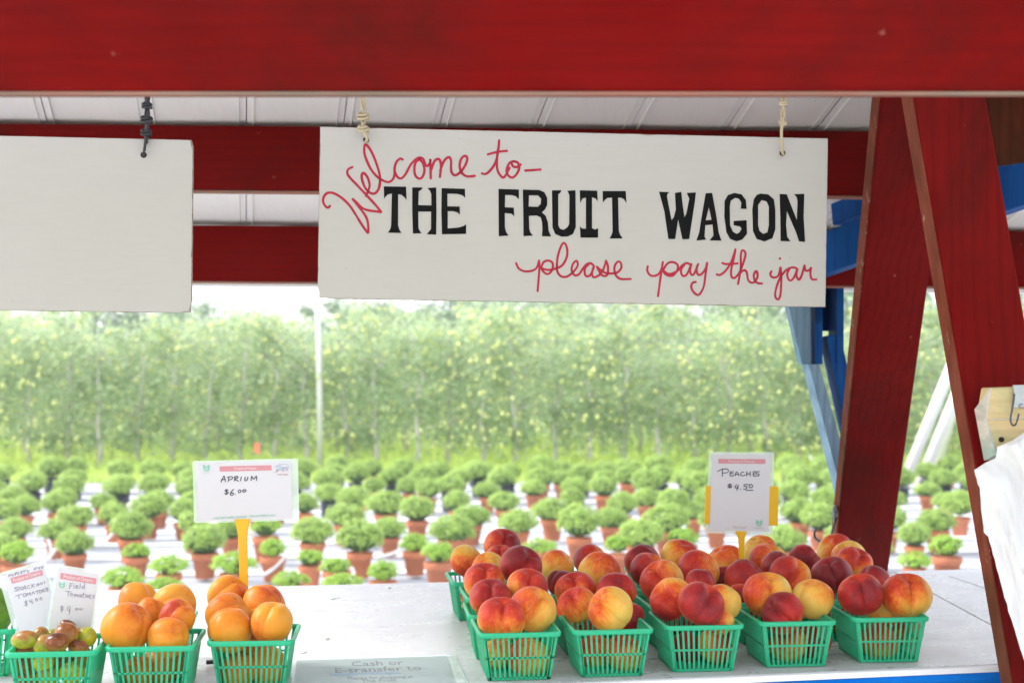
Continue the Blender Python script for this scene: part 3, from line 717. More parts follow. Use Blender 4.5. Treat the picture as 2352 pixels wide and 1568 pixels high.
# bracket: two cheeks, a pale tapering side, an arm between them
d = 3.62
obj('bracket_cheek', beam(P(1872, 836, d), P(1872, 600, d), .017, .10, up=(1, 0, 0), bev=.001), M['blue'], wagon)
obj('bracket_cheek', beam(P(1920, 833, d), P(1920, 560, d), .017, .10, up=(1, 0, 0), bev=.001), M['blue'], wagon)
obj('bracket_back', beam(P(1896, 760, d+.055), P(1896, 560, d+.055), .045, .012, up=(1, 0, 0), bev=.001), M['blue'], wagon)
mpale = wood('pale_blue_paint', (.20, .34, .50), (.32, .46, .58), (.6, .65, .68), 'Z', .6, .6, .7)  # paler blue for the side faces of bracket and arm
obj('bracket_side', prism([P(1811, 700, d-.03), P(1862, 700, d-.03), P(1864, 836, d-.03), P(1842, 836, d-.03)], (0, .05, 0), .001), mpale, wagon)
arm0 = P(1905, 770, d); arm1 = P(2006, 1230, d)
obj('bracket_arm', beam(arm0, arm1, .036, .09, up=(1, 0, 0), bev=.002), M['blue'], wagon)
obj('bracket_arm_side', prism([P(1858, 836, d-.05), P(1882, 836, d-.05), P(1994, 1245, d-.05), P(1962, 1245, d-.05)], (0, .09, 0), .001), mpale, wagon)

# pine block screwed to the front post, with a steel strap and hook
t = thing('pine_block', 'pale new pine block screwed to the right red post, dark screw hole', 'wooden block', P(2300, 970, 2.27))
dq = 2.27
o1 = [(2275, 891), (2420, 886), (2430, 1030), (2290, 1043), (2263, 962)]
obj('block', prism([P(x, y, dq-.0) for x, y in o1], (0.0, .045, 0), .0015), M['pine'], t)
o2 = [(2238, 940), (2274, 892), (2262, 963), (2289, 1044), (2260, 1057)]
bm = bmesh.new()
fr = [P(2238, 940, dq+.035), P(2273.5, 891.5, dq-.002), P(2261.5, 962, dq-.003), P(2288.5, 1043.5, dq-.002), P(2260, 1057, dq+.035)]
vs = [bm.verts.new(p) for p in fr]; bk = [bm.verts.new(p+Vector((.02, .012, 0))) for p in fr]
bm.faces.new((vs[0], vs[2], vs[1])); bm.faces.new((vs[0], vs[4], vs[2])); bm.faces.new((vs[4], vs[3], vs[2])); bm.faces.new(bk[::-1] if True else bk)
for k in range(5): bm.faces.new((vs[k], vs[(k+1) % 5], bk[(k+1) % 5], bk[k]))
bmesh.ops.recalc_face_normals(bm, faces=bm.faces); obj('end_grain', bm, M['endgrain'], t)
bm = bmesh.new(); add_tube(bm, [P(2264, 964, dq-.0015), P(2425, 958, dq-.0015)], .0012, 5); obj('groove', bm, M['endgrain'], t)
bm = bmesh.new(); bmesh.ops.create_cone(bm, cap_ends=True, segments=14, radius1=.0042, radius2=.0042, depth=.004, matrix=Matrix.Translation(P(2300, 1009, dq-.001)) @ Matrix.Rotation(R(90), 4, 'X')); obj('screw_hole', bm, M['hole'], t)
t = thing('wall_hook', 'bent steel strap with wire hook on top of the pine block', 'hook', P(2335, 900, 2.26))
obj('strap', prism([P(2325, 884, dq-.004), P(2420, 882, dq-.004), P(2420, 935, dq-.004), P(2326, 936, dq-.004), P(2330, 915, dq-.004)], (0, -.0022, 0), .0006), M['steel'], t)
bm = bmesh.new(); bmesh.ops.create_icosphere(bm, subdivisions=2, radius=.0042, matrix=Matrix.Translation(P(2346, 932, dq-.007))); obj('rivet', bm, M['steel'], t, True)
bm = bmesh.new(); add_tube(bm, smooth_path([P(2330, 905, dq-.007), P(2325, 940, dq-.012), P(2321, 962, dq-.015), P(2325, 975, dq-.02), P(2333, 974, dq-.028), P(2339, 955, dq-.032), P(2340, 950, dq-.032)], 5), .0016, 7); obj('wire_hook', bm, M['darksteel'], t, True)
# bag / cloth hanging in front of the post
cl = [(985, 2362, 2440), (1011, 2326, 2450), (1026, 2291, 2450), (1052, 2287, 2455), (1062, 2264, 2455), (1079, 2237, 2460), (1121, 2250, 2470), (1170, 2254, 2480), (1222, 2260, 2490), (1232, 2270, 2490), (1286, 2285, 2495), (1355, 2303, 2505), (1420, 2322, 2515), (1509, 2350, 2530), (1570, 2370, 2550), (1640, 2390, 2560)]
bm = bmesh.new(); g = []
for i in range(61):
    fi = i/60*(len(cl)-1); a = int(min(fi, len(cl)-2)); f = fi-a
    y = cl[a][0]*(1-f)+cl[a+1][0]*f; xl = cl[a][1]*(1-f)+cl[a+1][1]*f; xr = cl[a][2]*(1-f)+cl[a+1][2]*f
    row = []
    for k in range(49):
        q = k/48; x = xl+(xr-xl)*q
        u_ = x-.42*(y-1080); 
        nz = noise.noise(Vector((x*.012, y*.005, 0))); w = .008*math.sin(u_*.055+nz*3)+.009*abs(math.sin(u_*.045+y*.003+nz*4+1))+.0045*abs(math.sin(u_*.13-y*.006+nz*6)) + .004*nz + .004*noise.noise(Vector((x*.04, y*.02, 3)))
        edge = min(1, q*6)
        row.append(bm.verts.new(P(x + (3*noise.noise(Vector((y*.06, 4, 0))) if k < 3 else 0), y, 2.215+w*(.35+.65*edge)+.014*(1-edge))))
    g.append(row)
for i in range(60):
    for k in range(48): bm.faces.new((g[i][k], g[i+1][k], g[i+1][k+1], g[i][k+1]))
r = bmesh.ops.extrude_face_region(bm, geom=list(bm.faces)); bmesh.ops.translate(bm, verts=[v for v in r['geom'] if isinstance(v, bmesh.types.BMVert)], vec=(0, .0006, 0))
bmesh.ops.recalc_face_normals(bm, faces=bm.faces)
tag(own_origin(obj('hanging_cloth', bm, M['cloth'], None, True)), 'crumpled white cloth hanging over the right red post below the pine block', 'cloth')
# hook on the back post
t = thing('post_hook', 'dark wire hook with round washer on the edge of the left red post', 'hook', P(1919, 1179, 3.47))
bm = bmesh.new(); bmesh.ops.create_cone(bm, cap_ends=True, segments=18, radius1=.021, radius2=.021, depth=.004, matrix=Matrix.Translation(P(1918, 1179, 3.46)) @ Matrix.Rotation(R(62), 4, 'Z') @ Matrix.Rotation(R(90), 4, 'X')); obj('washer', bm, M['steel'], t)
bm = bmesh.new(); bmesh.ops.create_icosphere(bm, subdivisions=2, radius=.007, matrix=Matrix.Translation(P(1916, 1179, 3.455))); obj('bolt', bm, M['darksteel'], t, True)
bm = bmesh.new(); add_tube(bm, smooth_path([P(1921, 1188, 3.46), P(1917, 1203, 3.44), P(1908, 1230, 3.41), P(1898, 1240, 3.40), P(1884, 1242, 3.38), P(1872, 1234, 3.37), P(1871, 1222, 3.36), P(1875, 1212, 3.36)], 5), .003, 7); obj('wire_hook', bm, M['darksteel'], t, True)

# ------------------------------------------------------------------ hanging boards
def board_frame(TL, TR, BL, dl, dr, H):
    o = P(TL[0], TL[1], dl); x = (P(TR[0], TR[1], dr)-o); W = x.length; x.normalize()
    dn = P(BL[0], BL[1], dl)-o; dn = (dn-x*dn.dot(x)).normalized(); nrm = x.cross(dn); nrm = nrm if nrm.y < 0 else -nrm    # towards the lens
    return o, x, dn, nrm, W
class Board:
    def __init__(s, corners, dl, dr):
        s.c = corners; s.o, s.x, s.dn, s.n, s.W = board_frame(corners[0], corners[1], corners[3], dl, dr, 0)
        s.H = (P(corners[3][0], corners[3][1], dl)-s.o).length
    def uv(s, px, py):               # photograph pixel -> board metres
        cam = Vector((0, 0, EYE)); r = P(px, py, 1)-cam
        t = (s.o-cam).dot(s.n)/r.dot(s.n); p = cam+r*t-s.o
        return p.dot(s.x), p.dot(s.dn)
    def pt(s, u, v, w=0): return s.o+s.x*u+s.dn*v+s.n*w
def chipped_rect(W, H, seed, amp=.0012, n=60, corner=None):
    rn = random.Random(seed); pts = []
    per = [((0, 0), (W, 0)), ((W, 0), (W, H)), ((W, H), (0, H)), ((0, H), (0, 0))]
    for (a, b) in per:
        m = int(n*max(abs(b[0]-a[0]), abs(b[1]-a[1])))
        for k in range(m):
            f = k/m; u = a[0]+(b[0]-a[0])*f; v = a[1]+(b[1]-a[1])*f
            j = amp*max(0, rn.gauss(-.2, .8)); cu, cv = W/2-u, H/2-v
            if a[1] == b[1]: v += math.copysign(j, cv)
            else: u += math.copysign(j, cu)
            for (qu, qv, rr) in (corner or []):
                if math.hypot(u-qu, v-qv) < rr: u += (W/2-u)*.007*rn.uniform(.6, 1.2); v += math.copysign(rr*.16, cv)*rn.random()
            pts.append((u, v))
    return pts
def make_board(name, label, B, seed, corner=None):
    t = thing(name, label, 'sign', B.pt(B.W/2, 0))
    out = chipped_rect(B.W, B.H, seed, .0002, 90, corner)
    obj('board', prism([B.pt(u, v, -.001) for u, v in out], B.n*-.011), M['signedge'], t)
    f = chipped_rect(B.W, B.H, seed+1, .0008, 120, corner)
    f = [(B.W/2+(u-B.W/2)*.9985, B.H/2+(v-B.H/2)*.9965) for u, v in f]
    obj('painted_face', prism([B.pt(u, v, -.0008) for u, v in f], B.n*.0012), M['sign'], t)
    return t
WB = Board([(735, 291), (1902, 318), (1906, 705), (735, 685)], 2.52, 2.565)
wt = make_board('welcome_sign', 'white wooden board lettered THE FRUIT WAGON in black with red handwriting', WB, 5, [(0, WB.H, .012)])
LB = Board([(-730, 296), (443, 321.5), (443, 718), (-730, 704)], 2.43, 2.50)
make_board('blank_sign', 'blank white painted board hanging left of the welcome sign from black wire', LB, 9, [(LB.W, LB.H, .016), (LB.W, 0, .010)])

def c2(p): return ((1250+p[0]/1.7418)/1.7415, (350+p[1]/1.7418)/1.7415)
def c3(p): return ((2300+p[0]/1.7418)/1.7415, (350+p[1]/1.7418)/1.7415)
def stroke(bm, B, pts, r, lift, thick=.0004, n=5, varw=.18, seed=0):
    """a flat brush stroke lying on board B; pts in photograph pixels"""
    path = smooth_path([Vector((*B.uv(*p), 0)) for p in pts], n) if len(pts) > 2 else [Vector((*B.uv(*p), 0)) for p in pts]
    q = [path[0]]
    for p in path[1:]:
        if (p-q[-1]).length > r*.25: q.append(p)
    path = q
    if len(path) < 2: path = [path[0], path[0]+Vector((r*.3, 0, 0))]
    L = []; Rr = []
    m = len(path)
    for i, p in enumerate(path):
        d = (path[min(i+1, m-1)]-path[max(i-1, 0)]).normalized(); nn = Vector((-d.y, d.x, 0))
        w = r*(1+varw*noise.noise(Vector((p.x*60, p.y*60, seed))))
        L.append(p+nn*w); Rr.append(p-nn*w)
    lift = lift+random.random()*.00008
    lv = [bm.verts.new(B.pt(a.x, a.y, lift)) for a in L]; rv = [bm.verts.new(B.pt(a.x, a.y, lift)) for a in Rr]
    for i in range(m-1):
        try: bm.faces.new((lv[i], lv[i+1], rv[i+1], rv[i]))
        except ValueError: pass
    for e in (0, -1):
        c = path[e]; ring = [bm.verts.new(B.pt(c.x+r*.98*math.cos(k*math.pi/5), c.y+r*.98*math.sin(k*math.pi/5), lift+.00003)) for k in range(10)]
        bm.faces.new(ring)
def poly_mesh(B, loops, lift, thick):
    """filled letter with holes from outlines in photograph pixels"""
    cu = bpy.data.curves.new('c', 'CURVE'); cu.dimensions = '2D'; cu.fill_mode = 'BOTH'; cu.extrude = thick
    for lp in loops:
        s = cu.splines.new('POLY'); s.points.add(len(lp)-1)
        for k, p in enumerate(lp):
            u, v = B.uv(*p); s.points[k].co = (u, v, 0, 1)
        s.use_cyclic_u = True
    o = bpy.data.objects.new('c', cu); C.objects.link(o)
    me = bpy.data.meshes.new_from_object(o); bpy.data.objects.remove(o)
    for v in me.vertices: c = v.co.copy(); v.co = B.pt(c.x, c.y, lift+c.z)
    return me
red2 = {'Welcome': ([[(122,826),(108,838),(88,825),(74,795),(80,760),(105,736),(150,738),(210,775),(260,825),(300,885),(340,950),(375,1000),(388,1010),(387,950),(372,900),(330,840),(280,778)],
  [(280,778),(305,800),(350,842),(400,858),(478,868)], [(478,868),(440,820),(380,755),(310,680),(262,630),(243,600),(248,572),(278,555)],
  [(373,757),(390,715),(398,680),(385,630),(360,598),(345,605),(345,640),(362,690),(385,722),(415,740),(440,735),(462,705),(470,660),(468,610),(455,560),(430,490),(400,430),(373,400),(362,412),(362,460),(380,515),(410,575),(450,622),(490,648),(530,660),(560,640),(572,600),(572,560),(585,520),(610,497),(628,503)],
  [(572,585),(590,622),(618,634),(648,605),(680,545),(712,508),(745,490),(772,500),(785,535)], [(745,500),(720,520),(710,560),(715,610),(740,635),(765,625),(780,580),(770,530),(745,500)], [(770,530),(800,548),(820,520),(820,500),(822,560),(824,634)],
  [(826,575),(850,515),(880,500),(895,540),(888,624)], [(890,580),(915,515),(948,487),(965,510),(965,570),(975,602),(1000,612),(1040,580),(1070,530),(1078,490),(1060,478),(1035,500),(1025,550),(1040,595),(1075,620),(1130,617)]]),
 'to': ([[(1180,600),(1210,602),(1250,565),(1280,510),(1294,440),(1300,370)], [(1298,400),(1285,500),(1290,580),(1325,628),(1350,605),(1372,560)], [(1222,467),(1290,450),(1355,443)],
  [(1400,515),(1370,530),(1352,580),(1365,615),(1395,628),(1425,600),(1440,560),(1430,525),(1400,515)], [(1385,525),(1395,548),(1420,556),(1450,538)], [(1482,580),(1530,577),(1588,573)]])}
o3 = lambda L: [(x+1829, y) for x, y in L]
def d1(p): return ((2030+p[0]/4.276)/1.7415, (950+p[1]/4.276)/1.7415)
def d2(p): return ((2560+p[0]/3.178)/1.7415, (950+p[1]/3.178)/1.7415)
red3 = {'please': (d1, [[(147,440),(185,520),(250,565),(330,580),(430,565),(500,515),(537,400)], [(537,395),(545,520),(515,915)],
  [(575,510),(620,420),(700,395),(765,430),(775,510),(740,590),(680,625),(620,590),(560,510)], [(560,508),(600,532),(700,555),(830,530),(940,470),(1010,340),(1020,200),(975,95),(920,140),(860,320),(845,500),(860,600),(920,665),(1010,670),(1090,620),(1150,560),(1200,480),(1195,420),(1170,400),(1120,450),(1095,540),(1120,620),(1170,650),(1230,620),(1290,530),(1350,460),(1420,440),(1462,470)],
  [(1390,455),(1325,530),(1325,635),(1370,665),(1430,620),(1480,490)], [(1480,490),(1450,560),(1450,650),(1485,680),(1570,640),(1640,540),(1685,398)], [(1685,398),(1718,500),(1710,620),(1670,660),(1600,630),(1528,500)], [(1528,500),(1600,560),(1680,608),(1780,615),(1880,595),(1945,520),(1935,430),(1885,415),(1835,480),(1830,580),(1870,670),(1950,710),(2105,708)]]),
 'pay': (d2, [[(98,365),(92,420),(125,475),(180,488),(240,460),(275,390),(290,312)], [(290,312),(268,450),(228,745)], [(300,400),(350,330),(415,312),(475,345),(475,410),(430,475),(380,490),(320,465),(280,400)], [(280,400),(340,455),(400,460),(480,420),(530,360),(590,325),(640,345)],
  [(570,335),(525,400),(525,460),(555,490),(600,460),(652,338)], [(652,338),(635,420),(655,475),(690,455),(738,338)], [(738,338),(718,400),(735,470),(780,465),(830,400),(852,322)], [(852,322),(830,480),(810,620),(765,710),(725,728),(670,680),(650,620),(670,575),(708,565)]]),
 'the': (d2, [[(975,468),(1015,475),(1080,430),(1150,330),(1185,240),(1212,150)], [(1212,155),(1190,270),(1160,400),(1160,490),(1190,515),(1230,490),(1270,430),(1310,330),(1340,220),(1325,172),(1295,168),(1280,230),(1278,400),(1245,590)], [(1255,480),(1300,425),(1340,420),(1360,460),(1370,530),(1400,568),(1445,570),(1490,510),(1490,445),(1470,430),(1445,480),(1460,550),(1500,580),(1550,585)], [(1045,325),(1100,338),(1240,330)]]),
 'jar': (d2, [[(1670,430),(1655,465),(1675,500),(1715,508),(1760,480),(1785,380)], [(1785,380),(1795,520),(1787,700),(1770,770),(1745,785),(1720,750),(1722,680),(1770,530),(1850,420),(1930,380),(1985,390)], [(1900,395),(1870,460),(1885,530),(1920,545),(1960,500),(2000,402)], [(2000,402),(1988,480),(2015,535),(2050,490),(2090,355)], [(2090,360),(2100,415),(2140,420),(2172,385)], [(2172,385),(2165,470),(2185,530),(2240,532)], [(1776,266),(1780,270)]])}
for wname, (fn, st) in red3.items():
    bm = bmesh.new()
    for k, q in enumerate(st): stroke(bm, WB, [fn(p) for p in q], .0020, .0007+.00004*k, seed=k)
    bmesh.ops.recalc_face_normals(bm, faces=bm.faces)
    o = obj('handwritten_word', bm, M['redink'], wt); o['label'] = f'red brush-written word {wname}'
for wname, st in red2.items():
    if isinstance(st, tuple): st = st[0]
    elif wname in ('Welcome', 'to'): st = st
    bm = bmesh.new()
    for k, q in enumerate(st): stroke(bm, WB, [c2(p) for p in q], .0022, .0007+.00004*k, seed=k)
    bmesh.ops.recalc_face_normals(bm, faces=bm.faces)
    o = obj('handwritten_word', bm, M['redink'], wt); o['label'] = f'red brush-written word {wname}'
BL = [('T', c2, [[(497,690),(652,692),(656,785),(640,765),(620,748),(597,745),(596,960),(605,988),(620,1014),(524,1012),(540,990),(548,965),(553,740),(525,746),(508,762),(499,777)]]),
 ('H', c2, [[(695,697),(768,697),(760,712),(740,725),(737,820),(828,822),(828,745),(820,722),(800,701),(862,697),(864,860),(862,1026),(795,1022),(815,1000),(826,985),(826,865),(737,865),(738,980),(748,1000),(760,1016),(700,1018),(695,860)]]),
 ('E', c2, [[(900,702),(1062,707),(1064,770),(1045,752),(1010,742),(940,740),(940,828),(1025,830),(1027,886),(1008,870),(980,862),(942,862),(942,982),(1020,976),(1050,966),(1070,954),(1070,1020),(902,1023),(898,860)]]),
 ('F', c2, [[(1296,707),(1438,712),(1438,780),(1415,758),(1385,750),(1342,750),(1340,835),(1402,838),(1406,898),(1387,880),(1340,875),(1340,975),(1348,1005),(1365,1032),(1298,1036)]]),
 ('R', c2, [[(1465,712),(1580,715),(1615,730),(1635,770),(1635,820),(1620,850),(1598,870),(1625,895),(1640,940),(1645,1000),(1662,1038),(1598,1036),(1602,990),(1600,940),(1590,905),(1562,892),(1508,895),(1510,985),(1518,1010),(1536,1032),(1470,1036),(1468,860)], [(1508,752),(1570,752),(1592,775),(1590,812),(1570,832),(1506,830)]]),
 ('U', c2, [[(1668,717),(1735,717),(1728,732),(1712,745),(1712,960),(1725,985),(1750,992),(1775,975),(1788,952),(1790,750),(1775,720),(1832,717),(1834,975),(1815,1020),(1780,1038),(1735,1040),(1690,1020),(1672,975)]]),
 ('I', c3, [[(33,717),(155,720),(158,795),(145,775),(118,765),(118,980),(140,990),(161,980),(160,1046),(38,1046),(34,968),(50,983),(76,985),(76,768),(52,774),(36,806)]]),
 ('T', c3, [[(192,722),(353,722),(358,806),(342,780),(320,768),(300,768),(305,1000),(314,1025),(332,1052),(240,1052),(254,1028),(262,1003),(258,768),(225,770),(208,785),(194,802)]]),
 ('W', c3, [[(585,727),(660,730),(645,740),(640,760),(672,925),(688,905),(702,850),(696,735),(740,728),(745,780),(762,905),(775,880),(796,775),(778,735),(842,732),(834,800),(795,1056),(748,1058),(718,920),(698,1056),(650,1056),(622,860)]]),
 ('A', c3, [[(910,737),(955,735),(985,900),(1000,1010),(1020,1067),(938,1066),(955,1042),(965,1030),(958,955),(907,960),(902,1040),(914,1060),(845,1067),(865,1010),(877,930)], [(910,926),(951,922),(932,835)]]),
 ('G', c3, [[(1195,847),(1155,845),(1158,800),(1140,775),(1115,770),(1085,790),(1078,830),(1080,960),(1100,1005),(1125,1020),(1145,1010),(1160,985),(1150,970),(1105,960),(1105,930),(1195,925),(1198,1020),(1165,1060),(1125,1072),(1080,1055),(1055,1010),(1040,900),(1042,790),(1065,750),(1110,735),(1160,745),(1190,785)]]),
 ('O', c3, [[(1265,750),(1290,740),(1345,745),(1385,780),(1395,850),(1395,990),(1375,1050),(1320,1073),(1265,1055),(1240,1000),(1235,850),(1245,780)], [(1300,785),(1275,820),(1275,960),(1285,1000),(1310,1020),(1340,1010),(1350,960),(1350,830),(1335,795)]]),
 ('N', c3, [[(1425,742),(1475,745),(1500,810),(1545,925),(1550,790),(1543,762),(1525,745),(1597,742),(1592,900),(1602,1076),(1560,1072),(1540,1010),(1475,860),(1470,960),(1478,1040),(1500,1072),(1432,1070),(1430,900)]])]
for ch, fn, loops in BL:
    me = poly_mesh(WB, [[fn(p) for p in lp] for lp in loops], .0007, .0003)
    me.transform(Matrix.Translation(-wt.location)); o = link('painted_letter', me, M['blackink'], wt); o['label'] = f'black painted capital {ch}'
# drilled holes
for B, x, y, par in ((WB, 841, 322, wt), (WB, 1797, 352, wt), (LB, 330, 356, bpy.data.objects['blank_sign'])):
    bm = bmesh.new(); u, v = B.uv(x, y)
    ring = [bm.verts.new(B.pt(u+.0055*math.cos(k*.5236), v+.0055*math.sin(k*.5236), .00075)) for k in range(12)]; bm.faces.new(ring)
    obj('drill_hole', bm, M['hole'], par)

def twisted(name, label, x0, ytop, ybot, d, mat, r, knots, tail, hx):
    t = thing(name, label, 'wire', P(x0, ytop, d))
    n = 46; a = []; b = []
    for k in range(n+1):
        f = k/n; y = ytop+(ybot-ytop)*f; x = x0+hx*f
        c = P(x, y, d); ph = f*18
        rr = r*1.05*(1+.5*noise.noise(Vector((f*7, x0, 0))))
        a.append(c+Vector((math.cos(ph), math.sin(ph), 0))*rr); b.append(c-Vector((math.cos(ph), math.sin(ph), 0))*rr)
    bm = bmesh.new(); add_tube(bm, a, r, 7); obj('wire_strand', bm, mat, t, True)
    bm = bmesh.new(); add_tube(bm, b, r, 7); obj('wire_strand', bm, mat, t, True)
    for (ky, kr) in knots:
        f = (ky-ytop)/(ybot-ytop); c = P(x0+hx*f, ky, d-.001); bm = bmesh.new(); pts = []
        for k in range(30):
            an = k/29*2*math.pi*1.9
            pts.append(c+Vector((math.cos(an)*kr, math.sin(an)*kr*.6-.002, (k/29-.5)*kr*1.3+math.sin(an)*kr*.45)))
        add_tube(bm, pts, r*1.0, 7); obj('knot', bm, mat, t, True)
    bm = bmesh.new(); add_tube(bm, smooth_path([P(x, y, dd) for x, y, dd in tail], 6), r*1.05, 8); obj('wire_loop', bm, mat, t, True)
twisted('hanging_wire', 'black twisted wire holding the right end of the blank board', 342, 90, 330, 2.487, M['black_wire'], .0025, [(243, .0075), (275, .009), (305, .008)], [(341, 250, 2.486), (336, 300, 2.482), (333, 335, 2.480), (330, 355, 2.486), (330, 357, 2.503)], -6)
twisted('hanging_wire', 'tan knotted wire holding the left end of the welcome sign', 829, 90, 300, 2.508, M['tan_wire'], .0026, [(268, .0095), (296, .0085)], [(832, 295, 2.503), (838, 308, 2.50), (843, 319, 2.503), (841, 325, 2.51), (839, 325, 2.524)], 6)
twisted('hanging_wire', 'tan wire holding the right end of the welcome sign', 1803, 90, 292, 2.545, M['tan_wire'], .0027, [(238, .006), (283, .0055)], [(1799, 270, 2.54), (1795, 300, 2.537), (1796, 335, 2.537), (1797, 350, 2.542), (1799, 354, 2.556)], -6)

# ------------------------------------------------------------------ baskets
BW, BD, BH = .127, .142, .080
def lattice(nsl, wt_, wb_, H, t=.0013):
    """one side in the XZ plane, centred, leaning handled by the caller: trapezoid of slats with a middle band"""
    bm = bmesh.new()
    def quad(p):   # p: 4 (x,z) -> thin prism in y
        a = [bm.verts.new((x, -t/2, z)) for x, z in p]; b = [bm.verts.new((x, t/2, z)) for x, z in p]
        bm.faces.new(a); bm.faces.new(b[::-1])
        for k in range(4): bm.faces.new((a[k], b[k], b[(k+1) % 4], a[(k+1) % 4]))
    W = lambda z: wb_+(wt_-wb_)*z/H
    for k in range(nsl):
        f = (k+.5)/nsl*2-1; hw = .00172
        if abs(f) > .98: continue
        quad([(f*W(0)/2-hw, .002), (f*W(0)/2+hw, .002), (f*W(H)/2+hw, H), (f*W(H)/2-hw, H)])
    for z0, z1 in ((0, .004), (H*.46, H*.46+.0032)):
        yo = .0004
        a = W(z0)/2; b = W(z1)/2
        quad([(-a, z0), (a, z0), (b, z1), (-b, z1)])
    for s in (-1, 1):
        quad(sorted([(s*(W(0)/2), .0), (s*(W(0)/2-.005), .0)], key=lambda q: q[0]) + sorted([(s*(W(H)/2), H), (s*(W(H)/2-.005), H)], key=lambda q: -q[0]))
    bmesh.ops.recalc_face_normals(bm, faces=bm.faces); return bm
def rrect(w, d, r, z, n=4):
    out = []
    for (sx, sy, a0) in ((1, 1, 0), (-1, 1, 90), (-1, -1, 180), (1, -1, 270)):
        for k in range(n+1):
            a = R(a0+90*k/n); out.append((sx*(w/2-r)+r*math.cos(a), sy*(d/2-r)+r*math.sin(a), z))
    return out
def loops(bm, L):
    rings = [[bm.verts.new(p) for p in l] for l in L]; n = len(rings[0])
    for i in range(len(rings)):
        a = rings[i]; b = rings[(i+1) % len(rings)]
        for k in range(n): bm.faces.new((a[k], a[(k+1) % n], b[(k+1) % n], b[k]))
TP = .011                                         # taper per side
side_meshes = {}
def make_basket(label, loc, yaw, group):
    t = thing('fruit_basket', label, 'basket', loc, group, (0, 0, yaw))
    if not side_meshes:
        bm = bmesh.new()
        loops(bm, [rrect(BW+.010, BD+.010, .013, BH-.006), rrect(BW+.011, BD+.011, .0135, BH-.001), rrect(BW+.009, BD+.009, .012, BH+.0005), rrect(BW-.001, BD-.001, .009, BH+.0005), rrect(BW-.002, BD-.002, .009, BH-.001), rrect(BW+.001, BD+.001, .010, BH-.0075), rrect(BW+.008, BD+.008, .012, BH-.0075)])
        bmesh.ops.recalc_face_normals(bm, faces=bm.faces); side_meshes['rim'] = finish(bm, 'rim', M['basket'])
        hz = BH-.004; lean = math.atan(TP/hz)
        for nm, nsl, w, dd, rz in (('f', 13, BW, BD, 0), ('b', 13, BW, BD, 180), ('l', 15, BD, BW, -90), ('r', 15, BD, BW, 90)):
            bm = lattice(nsl, w-.004, w-2*TP-.004, hz/math.cos(lean))
            bmesh.ops.transform(bm, matrix=Matrix.Rotation(R(rz), 4, 'Z') @ Matrix.Translation((0, -(dd/2-TP-.001), .001)) @ Matrix.Rotation(lean, 4, 'X'), verts=bm.verts)
            me = bpy.data.meshes.new('side'); bm.to_mesh(me); bm.free(); me.materials.append(M['basket']); side_meshes[nm] = me
        bm = bmesh.new(); w, dd = BW-2*TP, BD-2*TP
        for k in range(11): x = -w/2+w*(k+.5)/11; add_box(bm, (x, 0, .0016), (.0034, dd-.004, .0016))
        for k in range(8): y = -dd/2+dd*(k+.5)/8; add_box(bm, (0, y, .0030), (w-.004, .003, .0012))
        me = bpy.data.meshes.new('base_grid'); bm.to_mesh(me); bm.free(); me.materials.append(M['basket']); side_meshes['base'] = me
    for nm, key in (('rim', 'rim'), ('side_lattice', 'f'), ('side_lattice', 'b'), ('side_lattice', 'l'), ('side_lattice', 'r'), ('base_grid', 'base')): link(nm, side_meshes[key], None, t)
    return t
gp = 'green fruit baskets of peaches on the counter'
def basket_at(xc, drim, yaw, label, group=gp, z=CZ):
    """xc: metres of the front rim's middle, drim: its distance"""
    c = Vector((xc, drim, z)) + Matrix.Rotation(yaw, 3, 'Z') @ Vector((0, BD/2, 0)); c.z = z+.0005
    return make_basket(label, c, yaw, group)
baskets = {}
def fb(xpx, ypx): d = F*(EYE-CZ-BH)/(ypx-HY); return (xpx-CX)/F*d, d
cols = ['leftmost', 'second', 'third', 'fourth', 'rightmost']
for i, (x, y, yw) in enumerate(((1195, 1453, 7), (1409, 1446, 7), (1619, 1436, 6), (1833, 1427, 6), (2047, 1418, 4))):
    X, d = fb(x, y); nm = ['leftmost green basket of the front peach row', 'second green basket from the left of the front peach row', 'middle green basket of the front peach row', 'fourth green basket of the front peach row, holding a pale yellow peach', 'rightmost green basket of the front peach row, beside the bare counter'][i]
    baskets[(i, 0)] = basket_at(X, d, R(yw), nm); baskets[(i, 0, 'p')] = (X, d)
rows = {(0, 1): (-.009, 2.47), (0, 2): (-.017, 2.655), (0, 3): (-.053, 2.85), (1, 1): (.153, 2.50), (1, 2): (.137, 2.69), (1, 3): (.165, 2.86), (2, 1): (.318, 2.555), (2, 2): (.312, 2.76), (2, 3): (.33, 2.93),
        (3, 1): (.482, 2.60), (3, 2): (.49, 2.79), (3, 3): (.50, 2.97), (4, 1): (.640, 2.63), (4, 2): (.66, 2.82), (4, 3): (.69, 3.0)}
rn_ = {1: 'second', 2: 'third', 3: 'rearmost'}
for (c, r), (X, d) in rows.items():
    baskets[(c, r)] = basket_at(X, d, R(7+random.uniform(-2, 2)), f'green peach basket in the {rn_[r]} row from the front, {cols[c]} column')
# left part of the counter
ga = 'green fruit baskets at the left end of the counter'
X, d = fb(344, 1485); basket_at(X, d, R(5), 'front green basket of apriums, the left one of two', ga)
X, d = fb(572, 1475); basket_at(X, d+.01, R(4), 'green basket of apriums with the yellow price stake behind it', ga)
X, d = fb(116, 1497); basket_at(X, d, R(6), 'green basket of mixed snack tomatoes under two price cards', ga)
X, d = fb(-62, 1447); basket_at(X, d, R(5), 'green basket at the left frame edge with a large green tomato', ga)
basket_at(-.612, 2.365, R(6), 'second green basket behind the left aprium basket', ga)

